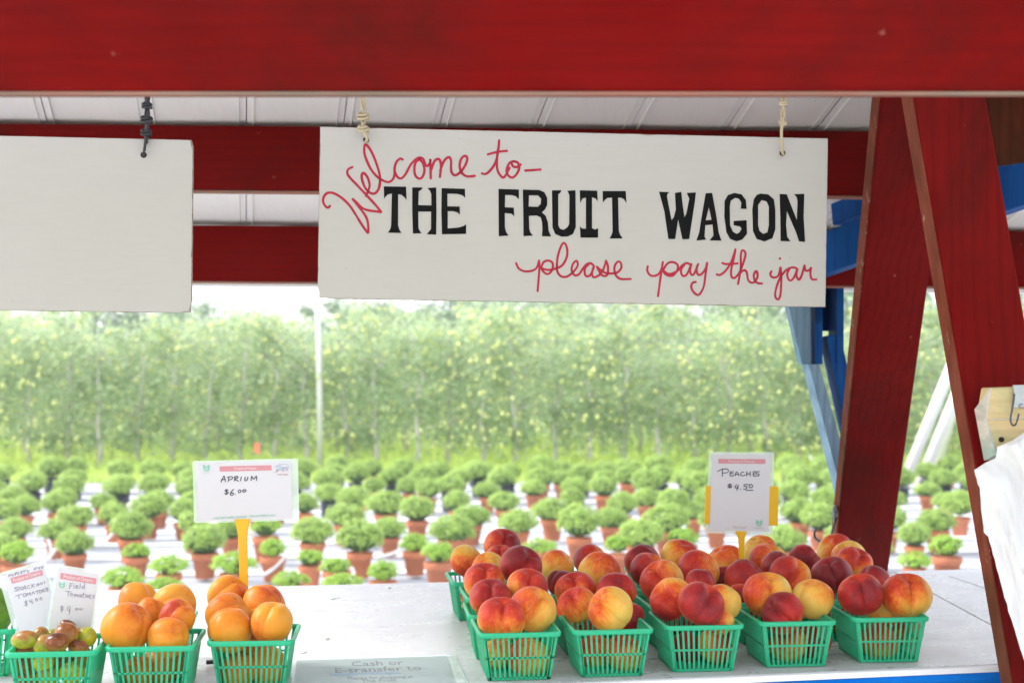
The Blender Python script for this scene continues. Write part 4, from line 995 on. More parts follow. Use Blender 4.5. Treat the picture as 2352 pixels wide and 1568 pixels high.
# ------------------------------------------------------------------ fruit
def peach_mesh(name, mat, crease=.13, dim=.20, elong=1.0, seed=0, flat=.97, nu=84, nv=40, wob=.03):
    v = []; f = []
    for j in range(nv+1):
        th = math.pi*j/nv
        for k in range(nu):
            ph = 2*math.pi*k/nu; a = ph if ph <= math.pi else ph-2*math.pi
            s = math.sin(th)
            r = 1 - dim*math.exp(-(th/.30)**2) + .02*math.exp(-((math.pi-th)/.16)**2)
            r -= crease*(.62*math.exp(-abs(a*s)/.13)+.38*math.exp(-(a*s/.42)**2))*(math.exp(-((th-.5)/.9)**2)*.9+.22)*(s**.5 if s > 0 else 0)*(1 if abs(a) < 1.6 else 0)
            r += .045*math.exp(-((abs(a)-.55)/.38)**2)*s*math.exp(-((th-.8)/.9)**2)*(crease/.13)
            d = Vector((s*math.cos(ph), s*math.sin(ph), math.cos(th)))
            r += wob*noise.noise(d*1.1+Vector((seed*5.3, 0, 0)))
            v.append((d.x*r, d.y*r*(1.02), d.z*r*elong*flat))
    for j in range(nv):
        for k in range(nu): f.append((j*nu+k, j*nu+(k+1) % nu, (j+1)*nu+(k+1) % nu, (j+1)*nu+k))
    me = bpy.data.meshes.new(name); me.from_pydata(v, [], f)
    bm = bmesh.new(); bm.from_mesh(me); bmesh.ops.remove_doubles(bm, verts=bm.verts, dist=1e-5); bmesh.ops.recalc_face_normals(bm, faces=bm.faces)
    for q in bm.faces: q.smooth = True
    bm.to_mesh(me); bm.free(); me.materials.append(mat); return me
soft = [peach_mesh('peach', M['peach'], .15, .20, 1, s, .95, wob=.07) for s in range(4)]
lobed = [peach_mesh('peach_lobed', M['peach'], .38, .34, 1, s+5, .94, wob=.06) for s in range(3)]
stem_me = finish(lathe([(0, -.02), (.055, -.02), (.06, .03), (.03, .06), (0, .06)], 8), 'stem', plain('dry_stem', (.10, .08, .03), .9))
BD_ = {'T': (0, -.3, 1), 'L': (-1, -.2, .3), 'R': (1, -.2, .3), 'B': (0, -.3, -1), 'F': (0, -1, .2), 'K': (0, 1, .2), 'TL': (-.7, -.3, .8), 'TR': (.7, -.3, .8), 'BR': (.7, -.4, -.7), 'BL': (-.7, -.4, -.7)}
# x, y, r in the photograph, distance, blush 0..1, where the red is, suture roll (None: turned away), look, place
PEACHES = [
 (1072,1288,38,2.93,.42,'B',None,'brownish orange','at the left end of the rearmost peach basket row'),
 (1154,1253,40,2.98,.74,'R',12,'dark crimson','topmost of the leftmost peach column'),
 (1148,1280,31,2.90,.40,'T',0,'mostly hidden orange','just below the topmost crimson peach of the leftmost column'),
 (1121,1303,36,2.79,.16,'L',None,'yellow orange','left of the big dark crimson peach'),
 (1197,1300,47,2.71,.78,'T',35,'big dark crimson','in the middle of the leftmost column'),
 (1280,1301,40,2.86,.10,'T',None,'pale yellow','right of the big dark crimson peach'),
 (1289,1338,32,2.74,.86,'T',None,'dark maroon','tucked low beneath the pale yellow peach'),
 (1356,1286,38,2.97,.62,'L',None,'red brown','half hidden, topmost of the second column'),
 (1376,1311,46,2.80,.26,'TR',None,'yellow and red cheeked','topmost front peach of the second column'),
 (1112,1335,45,2.67,.42,'T',5,'cleft orange','at the left side above the two-lobed dark red peach'),
 (1126,1372,46,2.53,.62,'T',3,'two-lobed dark red','left side of the second basket in the leftmost column'),
 (1211,1347,46,2.57,.46,'TR',15,'streaky orange-red','behind the front pair of the leftmost basket'),
 (1151,1420,51,2.345,.42,'T',8,'orange-yellow red-topped','front left in the leftmost front basket'),
 (1224,1399,51,2.40,.24,'TL',30,'yellow red-mottled','front right in the leftmost front basket'),
 (1322,1357,45,2.62,.46,'T',-8,'dull orange cleft','in the second column behind the orange pair'),
 (1325,1392,46,2.49,.36,'TL',-25,'orange red-edged','left one in the second front basket'),
 (1415,1357,44,2.59,.62,'T',None,'mottled red','behind the pale two-lobed peach of the second front basket'),
 (1401,1399,51,2.385,.14,'L',-50,'pale yellow two-lobed','on the rim of the second front basket'),
 (1446,1418,33,2.46,.72,'F',None,'small red','hidden right behind the pale two-lobed peach'),
 (1474,1289,41,2.96,.76,'T',None,'dark crimson','at the upper left end of the third column'),
 (1490,1309,40,2.83,.62,'L',25,'cleft red','just below the dark crimson peach of the third column'),
 (1562,1277,42,2.95,.40,'R',None,'half yellow half crimson','topmost of the third column'),
 (1606,1308,45,2.78,.54,'L',None,'orange red speckled','right of centre in the third column'),
 (1519,1334,48,2.68,.40,'L',-28,'big orange cleft','in the left middle of the third column'),
 (1541,1375,48,2.47,.52,'BL',-48,'orange and maroon two-lobed','left one in the middle front basket'),
 (1611,1386,50,2.40,.70,'F',32,'smooth crimson pink','front centre of the middle front basket'),
 (1660,1382,41,2.47,.18,'L',None,'peachy yellow','right one in the middle front basket'),
 (1608,1336,34,2.62,.66,'T',None,'red mottled','peeping over the crimson pink peach'),
 (1666,1291,42,2.90,.22,'T',None,'yellow','left of the yellow stake of the peach card'),
 (1746,1266,38,3.04,.10,'TR',None,'pale yellow','right beside the yellow stake, topmost of the fourth column'),
 (1764,1286,42,2.93,.34,'L',20,'orange cleft','in front of the pale yellow peach near the yellow stake'),
 (1664,1327,28,2.78,.74,'F',None,'small dark brown','in the gap under the yellow peach by the stake'),
 (1709,1327,43,2.74,.68,'T',None,'dark red speckled','left in the third basket row, fourth column'),
 (1788,1304,38,2.82,.84,'T',40,'dusky mauve','mostly hidden at the centre of the fourth column'),
 (1815,1322,45,2.72,.56,'L',32,'bright orange-red','centre of the fourth column'),
 (1847,1287,37,2.98,.74,'F',None,'plain crimson','topmost between the fourth and last columns'),
 (1919,1267,41,3.08,.56,'R',None,'red with a yellow flank','topmost right, beside the left red post'),
 (1949,1279,38,3.00,.28,'BL',-20,'orange cleft','behind at the foot of the left red post'),
 (1962,1293,41,2.90,.44,'T',25,'brown orange','at the right end of the third row'),
 (1910,1321,45,2.78,.94,'F',-15,'deep purple','in the rear of the last column'),
 (1762,1364,53,2.47,.28,'L',8,'large smooth orange','left one in the fourth front basket'),
 (1865,1375,47,2.50,.02,'TR',None,'pale yellow-green','right one in the fourth front basket, stem showing'),
 (1798,1407,48,2.44,.80,'TL',-60,'glossy crimson','front centre of the fourth front basket'),
 (1703,1372,31,2.66,.58,'F',None,'small red-brown','low between the third and fourth columns'),
 (1976,1364,50,2.50,.66,'F',-12,'bright red','left one in the rightmost front basket'),
 (2083,1367,54,2.52,.30,'TL',2,'orange two-lobed','right one in the rightmost front basket'),
 (2005,1333,36,2.68,.72,'T',None,'crimson','half hidden behind the bright red peach'),
 (2030,1402,35,2.53,.10,'B',None,'yellow','low between the two peaches of the rightmost basket'),
 (1656,1428,30,2.44,.34,'L',None,'half hidden orange','at the rim under the peachy yellow one'),
 (1217,1511,48,2.375,.22,'L',None,'yellow-orange','inside the leftmost front basket behind the slats'),
 (1145,1500,38,2.40,.05,'T',None,'yellow-green','lower left inside the leftmost front basket'),
 (1366,1498,40,2.43,.34,'TL',None,'orange','lower left inside the second front basket'),
 (1432,1499,44,2.40,.30,'T',None,'round orange','lower right inside the second front basket'),
 (1579,1490,40,2.45,.66,'F',None,'red','lower left inside the middle front basket'),
 (1647,1480,43,2.44,.50,'R',None,'red and yellow','lower right inside the middle front basket'),
 (1810,1478,42,2.475,.34,'T',None,'orange','lower left inside the fourth front basket'),
 (1866,1472,42,2.50,.56,'F',None,'red streaked','lower right inside the fourth front basket'),
 (2019,1474,44,2.51,.38,'T',None,'mottled orange','lower left inside the rightmost front basket'),
 (2085,1452,34,2.56,.42,'T',None,'dim orange','deep in the back of the rightmost front basket')]
fr = [dict(x=p[0], y=p[1], r=p[2], d=p[3], p=p) for p in PEACHES]
for q in fr: q['R'] = q['r']*q['d']/F
for it in range(60):
    for i, a in enumerate(fr):
        for b in fr[i+1:]:
            pa, pb = P(a['x'], a['y'], a['d']), P(b['x'], b['y'], b['d']); over = (a['R']+b['R'])*.93-(pa-pb).length
            if over > 0:
                sgn = 1 if a['d'] > b['d'] else -1; st = min(over*.4, .006)
                a['d'] += sgn*st; b['d'] -= sgn*st
    for q in fr:
        q['d'] += (q['p'][3]-q['d'])*.03; q['R'] = q['r']*q['d']/F
        X = (q['x']-CX)/F*q['d']; z = EYE+(HY-q['y'])/F*q['d']; rim = 2.304+.218*(X-.0135); dz = abs(z-CZ-BH) if z > CZ+BH else 0
        if dz < q['R']: q['d'] = max(q['d'], rim+.004+math.sqrt(q['R']**2-dz**2)*(1 if dz else 1.15))
def set_fruit(o, blush, bdir, tone=0.0):
    loc = o.rotation_euler.to_matrix().inverted() @ Vector(bdir).normalized()
    o['blush'] = float(blush); o['bdir'] = [float(c) for c in loc]; o['tone'] = float(tone)
def rot_from(pole, sut):
    z = Vector(pole).normalized(); x = Vector(sut); x = (x-z*x.dot(z)).normalized(); y = z.cross(x)
    return Matrix((x, y, z)).transposed().to_euler()
for q in fr:
    x, y, r, d0, bl, bd, roll, look, place = q['p']
    if roll is None: rot = rot_from((random.uniform(-.7, .7), random.uniform(-.5, .1), random.uniform(.3, 1)), (random.choice((-1, 1))*random.uniform(.35, 1), -random.uniform(.1, .8), random.uniform(-.5, .3))); me = random.choice(soft)
    else: rot = rot_from((math.sin(R(roll)), -.22, math.cos(R(roll))), (0, -1, -.1)); me = random.choice(lobed)
    t = link('peach', me); t.location = P(x, y, q['d']); Rr = q['R']; t.scale = (Rr*random.uniform(1.0, 1.05), Rr*random.uniform(1.02, 1.08), Rr*random.uniform(.99, 1.07)); t.rotation_euler = rot
    set_fruit(t, bl*.93-.035, BD_[bd]); tag(t, f'{look} peach {place}', 'peach', 'peaches heaped in the baskets')
st = link('stem', stem_me, None, [o for o in C.objects if o.get('label', '').startswith('pale yellow-green peach')][0])
# lower layers that keep the heap up in the rear baskets
k = 0
for (c, r), (X, d) in rows.items():
    for (ox, oy) in ((-.019, .042), (.026, .045), (-.014, .100), (.029, .102)):
        p = Vector((X+ox-.12*oy, d+oy, CZ+.038))
        if any((P(q['x'], q['y'], q['d'])-p).length < q['R']+.030 for q in fr): continue
        t = link('peach', random.choice(soft)); t.location = p; t.scale = (.029,)*3; t.rotation_euler = (random.random()*6, random.random()*6, 0)
        set_fruit(t, random.uniform(.2, .75), (random.uniform(-1, 1), -.3, .5)); tag(t, 'dim peach low inside a rear basket, seen only through its green slats', 'peach', 'peaches low in the rear baskets')

ap_me = [peach_mesh('aprium', M['aprium'], .17, .20, 1.10, s+11, 1, wob=.05) for s in range(3)]
APR = [(315,1378,43,2.40,.30,'L',None,'dull freckled','back left of the left aprium basket'),(400,1389,49,2.36,.30,'B',60,'broad cleft','back right of the left aprium basket'),(407,1417,41,2.27,.52,'TL',30,'red-blushed','middle right of the left aprium basket'),
 (290,1440,56,2.20,.34,'TR',None,'biggest smooth','front left of the left aprium basket'),(386,1463,46,2.205,.28,'T',80,'round cleft','front right of the left aprium basket'),(345,1408,34,2.33,.32,'T',None,'half hidden','at the centre of the left aprium basket'),
 (522,1366,44,2.43,.36,'R',40,'pointed freckled','topmost in the basket before the yellow stake'),(607,1391,48,2.41,.40,'TR',None,'red-shouldered','right beside the yellow stake'),(521,1410,47,2.33,.30,'T',55,'ridged','middle left of the basket before the stake'),
 (528,1446,52,2.23,.22,'T',None,'large pale-topped','front left of the basket before the stake'),(624,1430,47,2.27,.32,'BL',10,'deeply cleft','front right of the basket before the stake'),(590,1432,34,2.36,.32,'BL',None,'mostly hidden','behind the deeply cleft aprium'),
 (318,1545,38,2.26,.25,'T',None,'dim','lower left inside the left aprium basket'),(372,1530,46,2.27,.30,'T',None,'dim','lower right inside the left aprium basket'),(398,1495,36,2.33,.3,'T',None,'shaded','deep behind the slats of the left aprium basket'),
 (548,1540,40,2.28,.3,'T',None,'shaded','lower left inside the basket before the stake'),(612,1534,50,2.27,.24,'L',None,'broad','lower right inside the basket before the stake'),(560,1490,40,2.36,.3,'T',None,'dim','deep behind the slats of the basket before the stake')]
fa = [dict(x=p[0], y=p[1], r=p[2], d=p[3], R=p[2]*p[3]/F, p=p) for p in APR]
for it in range(50):
    for i, a in enumerate(fa):
        for b in fa[i+1:]:
            over = (a['R']+b['R'])*.92-(P(a['x'], a['y'], a['d'])-P(b['x'], b['y'], b['d'])).length
            if over > 0:
                sgn = 1 if a['d'] > b['d'] else -1; a['d'] += sgn*min(over*.4, .006); b['d'] -= sgn*min(over*.4, .006)
    for q in fa: q['d'] = max(q['d'] + (q['p'][3]-q['d'])*.04, (2.285 if q['y'] > 1488 else (2.241 if q['x'] > 480 else 2.197)+q['R'] if q['y'] > 1425 else 2.1)); q['R'] = q['r']*q['d']/F
for q in fa:
    x, y, r, d0, bl, bd, roll, look, place = q['p']
    rot = rot_from((random.uniform(-.8, .8), random.uniform(-.4, .3), random.uniform(.2, .9)), (random.choice((-1, 1)), -.45, .2)) if roll is None else rot_from((math.sin(R(roll)), -.1, math.cos(R(roll))), (-.15, -1, .45))
    t = link('aprium', random.choice(ap_me)); t.location = P(x, y, q['d']); Rr = q['R']; t.scale = (Rr*random.uniform(.95, 1.03), Rr, Rr*random.uniform(.93, 1.02)); t.rotation_euler = rot
    set_fruit(t, bl, BD_[bd]); tag(t, f'{look} orange aprium, {place}', 'aprium', 'apriums heaped in baskets')
tm = [peach_mesh('tomato', M['tomato'], 0, .04, 1.0, s+30, 1, 28, 20, .02) for s in range(2)]
# x, y, half width, half height, distance, colour index, roll, look
TOM = [(57,1468,24,15,2.19,.40,10,'long olive green'),(52,1495,17,14,2.20,.70,0,'brown'),(92,1462,14,18,2.24,.38,-25,'pointed olive'),(101,1480,18,16,2.19,.30,35,'yellowish green'),(130,1475,20,16,2.17,.82,0,'reddish brown oval'),
 (153,1457,20,20,2.20,.62,0,'round brown-orange'),(157,1436,15,9,2.28,.75,-20,'dark brown'),(177,1457,13,12,2.24,.42,-30,'small dark green'),(199,1462,16,17,2.22,.12,0,'yellow-green'),(180,1484,18,11,2.19,.72,-5,'dark brown flat'),
 (101,1520,17,17,2.19,.10,0,'round yellow'),(50,1530,17,22,2.20,.72,0,'dim brown'),(140,1518,18,20,2.21,.78,0,'dark oval'),(165,1543,21,18,2.19,.12,0,'large yellow'),(110,1550,18,18,2.19,.32,0,'lower green'),(62,1556,20,15,2.19,.70,0,'lowest brown'),(185,1515,14,16,2.22,.45,0,'shaded green'),(78,1482,17,13,2.23,.34,20,'half buried olive'),(120,1466,13,17,2.27,.28,-15,'upright yellow-olive'),(190,1500,14,13,2.25,.5,0,'brownish green'),(75,1512,16,15,2.24,.36,0,'shaded olive'),(125,1540,16,16,2.24,.6,0,'deep brown')]
for (x, y, rx, ry, d, b_, roll, look) in TOM:
    t = link('tomato', random.choice(tm)); t.location = P(x, y, d); sx, sz = rx*1.42*d/F, ry*1.42*d/F
    t.scale = (min(sx, sz), min(sx, sz), max(sx, sz)); t.rotation_euler = (R(12), R((90 if rx > ry else 0)-roll), 0)
    set_fruit(t, b_*.82-.02, (0, -.2, .35)); tag(t, f'{look} snack tomato in the basket under the price cards', 'tomato', 'snack tomatoes in the basket')
gt = peach_mesh('green_tomato', M['greentom'], .05, .1, 1.0, 77, 1, wob=.08)
t = link('green_tomato', gt); t.location = P(-22, 1400, 2.42); t.scale = (.041, .041, .040); t.rotation_euler = (.6, .3, 0); set_fruit(t, .5, BD_['T']); tag(t, 'large green tomato at the left frame edge, beside the tilted card', 'tomato')
t = link('green_tomato', gt); t.location = P(-60, 1490, 2.42); t.scale = (.041, .041, .040); t.rotation_euler = (1.6, .3, 0); set_fruit(t, .4, BD_['T']); tag(t, 'green tomato low in the leftmost basket at the frame edge', 'tomato')

# ------------------------------------------------------------------ price cards
def text_part(name, s, B, u, v, h, mat, parent, wid=None, lift=.0006, bold=0, italic=0, align='CENTER', label=None, skewy=0):
    cu = bpy.data.curves.new('t', 'FONT'); cu.body = s; cu.size = h; cu.align_x = align; cu.align_y = 'CENTER'; cu.extrude = .00005; cu.offset = bold; cu.shear = italic; cu.resolution_u = 2
    o = bpy.data.objects.new('t', cu); C.objects.link(o); bpy.context.view_layer.update()
    me = bpy.data.meshes.new_from_object(o); w0 = o.dimensions.x; bpy.data.objects.remove(o)
    kx = (wid/w0) if wid and w0 > 0 else 1
    for q in me.vertices: c = q.co.copy(); q.co = B.pt(u+c.x*kx, v-c.y+skewy*c.x*kx, lift+c.z)
    off = parent.location; me.transform(Matrix.Translation(-off)); o = link(name, me, mat, parent)
    if label: o['label'] = label
    return o
def rect_part(name, B, u0, v0, u1, v1, lift, th, mat, parent, rad=0.0, bev=0):
    if rad:
        pts = []
        for (cx, cy, a0) in ((u1-rad, v1-rad, 0), (u0+rad, v1-rad, 90), (u0+rad, v0+rad, 180), (u1-rad, v0+rad, 270)):
            for k in range(5): a = R(a0+22.5*k); pts.append((cx+rad*math.cos(a), cy+rad*math.sin(a)))
    else: pts = [(u0, v0), (u1, v0), (u1, v1), (u0, v1)]
    return obj(name, prism([B.pt(u, v, lift) for u, v in pts], B.n*th, bev), mat, parent)
def hand(B, parent, strokes, fn, r, mat, label):
    bm = bmesh.new()
    for k, q in enumerate(strokes): stroke(bm, B, [fn(p) for p in q], r, .0007+.00002*k, n=4, varw=.2, seed=k)
    bmesh.ops.recalc_face_normals(bm, faces=bm.faces); o = obj('handwriting', bm, mat, parent); o['label'] = label
def leaf_logo(B, parent, fn, x0, y0, s, mat):
    """three-petalled emblem: a shield of two leaves with a white flower cut"""
    l1 = [(0, 0), (.22, .05), (.42, .28), (.5, .34), (.5, 1.0), (.22, .92), (.04, .62)]
    l2 = [(1-a, b) for a, b in l1]
    for L in (l1, l2):
        me = poly_mesh(B, [[fn((x0+a*s, y0+b*s)) for a, b in L]], .0007, .00005); me.transform(Matrix.Translation(-parent.location)); link('emblem', me, mat, parent)
    bm = bmesh.new()
    for q in ([(.28, .42), (.5, .86), (.72, .42)], [(.28, .42), (.5, .52), (.72, .42)], [(.5, .52), (.5, .86)]): stroke(bm, B, [fn((x0+a*s, y0+b*s)) for a, b in q], .0003, .0009, n=2)
    obj('emblem_flower', bm, M['whiteprint'], parent)

# aprium card
def ca(p): return (373.2+.1831*p[0], 1004.9+.1831*p[1])
AB = Board([ca((376, 292)), ca((1697, 260)), ca((1700, 1058)), ca((372, 1068))], 2.44, 2.44)
AC = thing('aprium_card', 'laminated APRIUM $6.00 price card on a yellow plastic stake', 'price card', AB.pt(AB.W/2, AB.H))
rect_part('laminate', AB, 0, 0, AB.W, AB.H, -.0004, -.0006, M['lam'], AC, .004)
u0, v0 = AB.uv(*ca((430, 312))); u1, v1 = AB.uv(*ca((1630, 1018)))
rect_part('paper', AB, u0, v0, u1, v1, 0, .0003, M['paper'], AC)
u0, v0 = AB.uv(*ca((716, 358))); u1, v1 = AB.uv(*ca((1370, 408)))
rect_part('printed_bar', AB, u0, v0, u1, v1, .0004, .0001, M['pinkbar'], AC)
text_part('print', 'Product of Ontario', AB, (u0+u1)/2, (v0+v1)/2, .0062, M['whiteprint'], AC, .0375, .0006, .00006)
hand(AB, AC, [[(735,555),(760,500),(775,478),(790,550)],[(738,525),(790,520)],[(835,490),(826,548)],[(815,495),(860,485),(882,500),(860,522),(830,525)],[(910,490),(905,540)],[(900,492),(935,482),(948,498),(912,518),(955,542)],[(990,488),(980,538)],[(1038,492),(1034,528),(1048,538),(1068,520),(1072,492)],[(1112,535),(1120,480),(1145,518),(1180,478),(1182,535)]], ca, .00075, M['pen'], 'handwritten word APRIUM')
hand(AB, AC, [[(825,655),(800,650),(785,665),(820,680),(822,695),(800,705),(782,695)],[(808,645),(798,712)],[(892,645),(862,680),(852,710),(870,722),(890,705),(888,690),(862,695)],[(912,706),(914,708)],[(965,652),(950,670),(958,688),(980,680),(985,660),(965,652)],[(1020,648),(1008,665),(1018,680),(1042,672),(1048,655),(1020,648)]], ca, .00075, M['pen'], 'handwritten price $6.00')
u, v = AB.uv(*ca((1028, 985)))
text_part('print', 'Local, fresh, healthy, sustainable – From our family to yours', AB, u, v, .0068, M['greenprint'], AC, .108, .0006, .00005, .3, skewy=-.028)
leaf_logo(AB, AC, ca, 508, 336, 88, M['greenprint'])
u, v = AB.uv(*ca((548, 438))); text_part('print', 'foodland', AB, u, v, .0026, M['paleprint'], AC, .0115)
bm = bmesh.new()
for q in ([(1412,362),(1462,335),(1560,330),(1600,358),(1510,372),(1465,335)],[(1412,362),(1440,368),(1470,352)],[(1450,372),(1590,378)],[(1430,400),(1500,385),(1560,382),(1500,400),(1430,402)]): stroke(bm, AB, [ca(p) for p in q], .00028, .0007, n=1)
o = obj('print', bm, M['blueprint'], AC); o['label'] = 'little blue wagon drawing'
bm = bmesh.new()
for cx, cy in ((1436, 408), (1516, 410), (1560, 400)): stroke(bm, AB, [ca((cx+9*math.cos(a*.8), cy+11*math.sin(a*.8))) for a in range(9)], .0003, .0007, n=2)
stroke(bm, AB, [ca((1405, 438)), ca((1450, 420))], .0003, .0007); o = obj('print', bm, M['darkred'], AC)
u, v = AB.uv(*ca((1510, 460))); text_part('print', 'The Fruit Wagon', AB, u, v, .0032, M['darkred'], AC, .0183, bold=.00003)
u, v = AB.uv(*ca((1003, 1016)))
sp = [(-.0133, v), (.0133, v), (.0108, v+.012), (.0078, v+.030), (.0070, v+.17), (-.0070, v+.17), (-.0078, v+.030), (-.0108, v+.012)]
obj('stake', prism([AB.pt(u+a, b, -.001) for a, b in sp], AB.n*.0042, .0008), M['yellow'], AC)
bm = bmesh.new(); add_box(bm, AB.pt(u, v+.10, .0032), (.0035, .0012, .14)); obj('stake_ridge', bm, M['yellow'], AC)
# peach card
def cp(p): return (1435.5+.3593*p[0], 1005+.3593*p[1])
PB = Board([cp((540, 90)), cp((955, 92)), cp((943, 622)), cp((517, 607))], 2.86, 2.88)
PC = thing('peach_card', 'laminated PEACHES $4.50 price card in a yellow holder above the peaches', 'price card', PB.pt(PB.W/2, PB.H))
def ppoly(name, pts, lift, th, mat, bev=0): return obj(name, prism([PB.pt(*PB.uv(*cp(p)), lift) for p in pts], PB.n*th, bev), mat, PC)
ppoly('laminate', [(540, 90), (955, 92), (943, 622), (512, 607)], -.0006, -.0006, M['lam'])
ppoly('paper', [(556, 104), (932, 107), (918, 596), (541, 588)], 0, .0003, M['paper'])
ppoly('printed_bar', [(596, 134), (897, 136), (897, 166), (596, 164)], .0004, .0001, M['pinkbar'])
u, v = PB.uv(*cp((746, 151))); text_part('print', 'Product of Ontario', PB, u, v, .0078, M['whiteprint'], PC, .054)
hand(PB, PC, [[(622,205),(622,245)],[(592,215),(620,200),(655,200),(658,218),(628,226)],[(672,218),(672,242),(694,240)],[(672,228),(690,226)],[(672,217),(692,215)],[(702,242),(714,216),(728,242)],[(704,234),(726,233)],[(758,218),(744,222),(738,234),(748,242),(766,238)],[(778,216),(776,243)],[(800,215),(799,243)],[(778,230),(800,229)],[(820,218),(820,243),(836,242)],[(820,230),(834,229)],[(820,216),(836,215)],[(858,216),(842,216),(840,226),(856,232),(852,242),(838,242)]], cp, .0009, M['pen'], 'handwritten word PEACHES')
hand(PB, PC, [[(680,298),(662,298),(660,306),(680,308),(678,316),(656,316)],[(671,292),(669,322)],[(712,298),(702,318),(726,318)],[(724,300),(714,334)],[(736,326),(738,328)],[(786,298),(764,298),(760,308),(778,312),(774,326),(758,326)],[(806,296),(794,302),(794,314),(806,318),(816,308),(806,296)],[(772,335),(818,334)]], cp, .0009, M['pen'], 'handwritten price $4.50')
leaf_logo(PB, PC, cp, 836, 523, 42, M['greenprint'])
u, v = PB.uv(*cp((734, 570))); text_part('print', 'Buy Local', PB, u, v, .0085, M['beigeprint'], PC, .027)
u, v = PB.uv(*cp((855, 574))); text_part('print', 'foodland', PB, u, v, .005, M['paleprint'], PC, .019)
ppoly('holder_clip', [(518, 307), (551, 308), (543, 552), (509, 549)], .001, -.006, M['yellow'], .0008)
ppoly('holder_clip', [(924, 310), (981, 311), (977, 562), (917, 558)], .001, -.006, M['yellow'], .0008)
ppoly('stake', [(704, 596), (777, 598), (766, 640), (762, 680), (757, 960), (727, 960), (727, 680), (722, 640)], -.0015, .0042, M['yellow'], .0008)
# tomato cards
def ct(p): return (.2128*p[0], 1234.6+.2128*p[1])
T1 = Board([ct((-30, 385)), ct((490, 235)), ct((700, 930)), ct((160, 1080))], 2.335, 2.335)
t1 = thing('tomato_card', 'tilted SNACK TOMATOES $4.00 card with faded handwriting, left of the field tomato card', 'price card', T1.pt(T1.W/2, T1.H))
rect_part('laminate', T1, 0, 0, T1.W, T1.H, -.0004, -.0006, M['lam'], t1, .002)
rect_part('paper', T1, .0085, .006, T1.W-.006, T1.H-.005, 0, .0003, M['paper'], t1)
def tp(B, t, pts, lift, th, mat, nm): return obj(nm, prism([B.pt(*B.uv(*ct(p)), lift) for p in pts], B.n*th), mat, t)
tp(T1, t1, [(110, 432), (455, 342), (468, 400), (130, 495)], .0004, .0001, M['pinkbar'], 'printed_bar')
def th_(B, t, s, x, y, h, w, sk, mat, nm='print', it=0): u, v = B.uv(*ct((x, y))); return text_part(nm, s, B, u, v, h, mat, t, w, .0006, .00004, it, skewy=sk)
th_(T1, t1, 'Product of Ontario', 288, 418, .0085, .046, 0, M['whiteprint'])
hand(T1, t1, [[(100,395),(92,420)],[(95,400),(120,390)],[(95,410),(112,404)],[(135,385),(130,408),(150,400)],[(165,375),(162,400),(182,368),(190,392)],[(205,368),(202,392)],[(222,366),(240,360),(235,380),(222,384)],[(262,352),(262,375)],[(248,356),(282,346)],[(300,345),(298,368),(316,362)],[(375,325),(370,350)],[(375,326),(398,318)],[(372,338),(390,332)],[(408,318),(425,334),(430,310)],[(445,305),(455,328),(470,300)]], ct, .00048, M['graypen'], 'faded handwritten line above the pink bar')
hand(T1, t1, [[(192,528),(165,535),(162,548),(188,552),(186,568),(160,572)],[(205,570),(208,528),(235,560),(238,520)],[(250,562),(268,512),(285,552)],[(256,545),(280,540)],[(325,505),(302,515),(304,540),(330,538)],[(345,500),(345,535)],[(372,495),(348,515),(375,528)],[(400,520),(402,492),(418,512),(422,484)],[(435,505),(448,478),(460,500)],[(478,465),(485,492)]], ct, .00048, M['graypen'], 'handwritten word SNACKING')
hand(T1, t1, [[(170,625),(235,602)],[(202,614),(208,655)],[(262,595),(248,612),(258,632),(278,622),(275,600),(262,595)],[(290,628),(292,592),(308,612),(322,585),(330,618)],[(345,612),(358,578),(375,605)],[(385,575),(418,564)],[(402,570),(408,602)],[(432,562),(424,582),(436,595),(450,580),(444,562),(432,562)],[(486,545),(462,555),(466,580),(490,575)],[(465,567),(482,562)],[(520,535),(500,540),(502,552),(520,555),(516,568),(500,570)]], ct, .00048, M['graypen'], 'handwritten word TOMATOES')
hand(T1, t1, [[(295,680),(272,688),(268,700),(295,705),(290,722),(265,725)],[(280,672),(284,735)],[(325,665),(322,690),(350,682)],[(345,660),(350,710)],[(368,700),(370,702)],[(392,650),(384,668),(396,680),(410,665),(392,650)],[(438,640),(430,656),(442,668),(458,652),(438,640)]], ct, .00045, M['graypen'], 'handwritten price $4.00')
T2 = Board([ct((600, 284)), ct((1100, 360)), ct((985, 1100)), ct((495, 1030))], 2.30, 2.30)
t2 = thing('tomato_card', 'Field Tomatoes $4.00 card standing in the snack tomato basket', 'price card', T2.pt(T2.W/2, T2.H))
rect_part('laminate', T2, 0, 0, T2.W, T2.H, -.0004, -.0006, M['lam'], t2, .002)
rect_part('paper', T2, .005, .0045, T2.W-.0045, T2.H-.004, 0, .0003, M['paper'], t2)
tp(T2, t2, [(655, 375), (1042, 436), (1034, 500), (648, 440)], .0004, .0001, M['pinkbar'], 'printed_bar')
th_(T2, t2, 'Product of Ontario', 845, 437, .0085, .048, 0, M['whiteprint'])
leaf_logo(T2, t2, ct, 636, 475, 68, M['greenprint'])
hand(T2, t2, [[(758,490),(752,548)],[(758,492),(788,488)],[(755,518),(782,514)],[(802,510),(800,545)],[(806,492),(808,495)],[(822,530),(842,520),(835,508),(820,522),(828,545),(848,540)],[(868,490),(864,545)],[(915,485),(912,545)],[(912,520),(892,520),(888,540),(908,545)]], ct, .00045, M['graypen'], 'handwritten word Field')
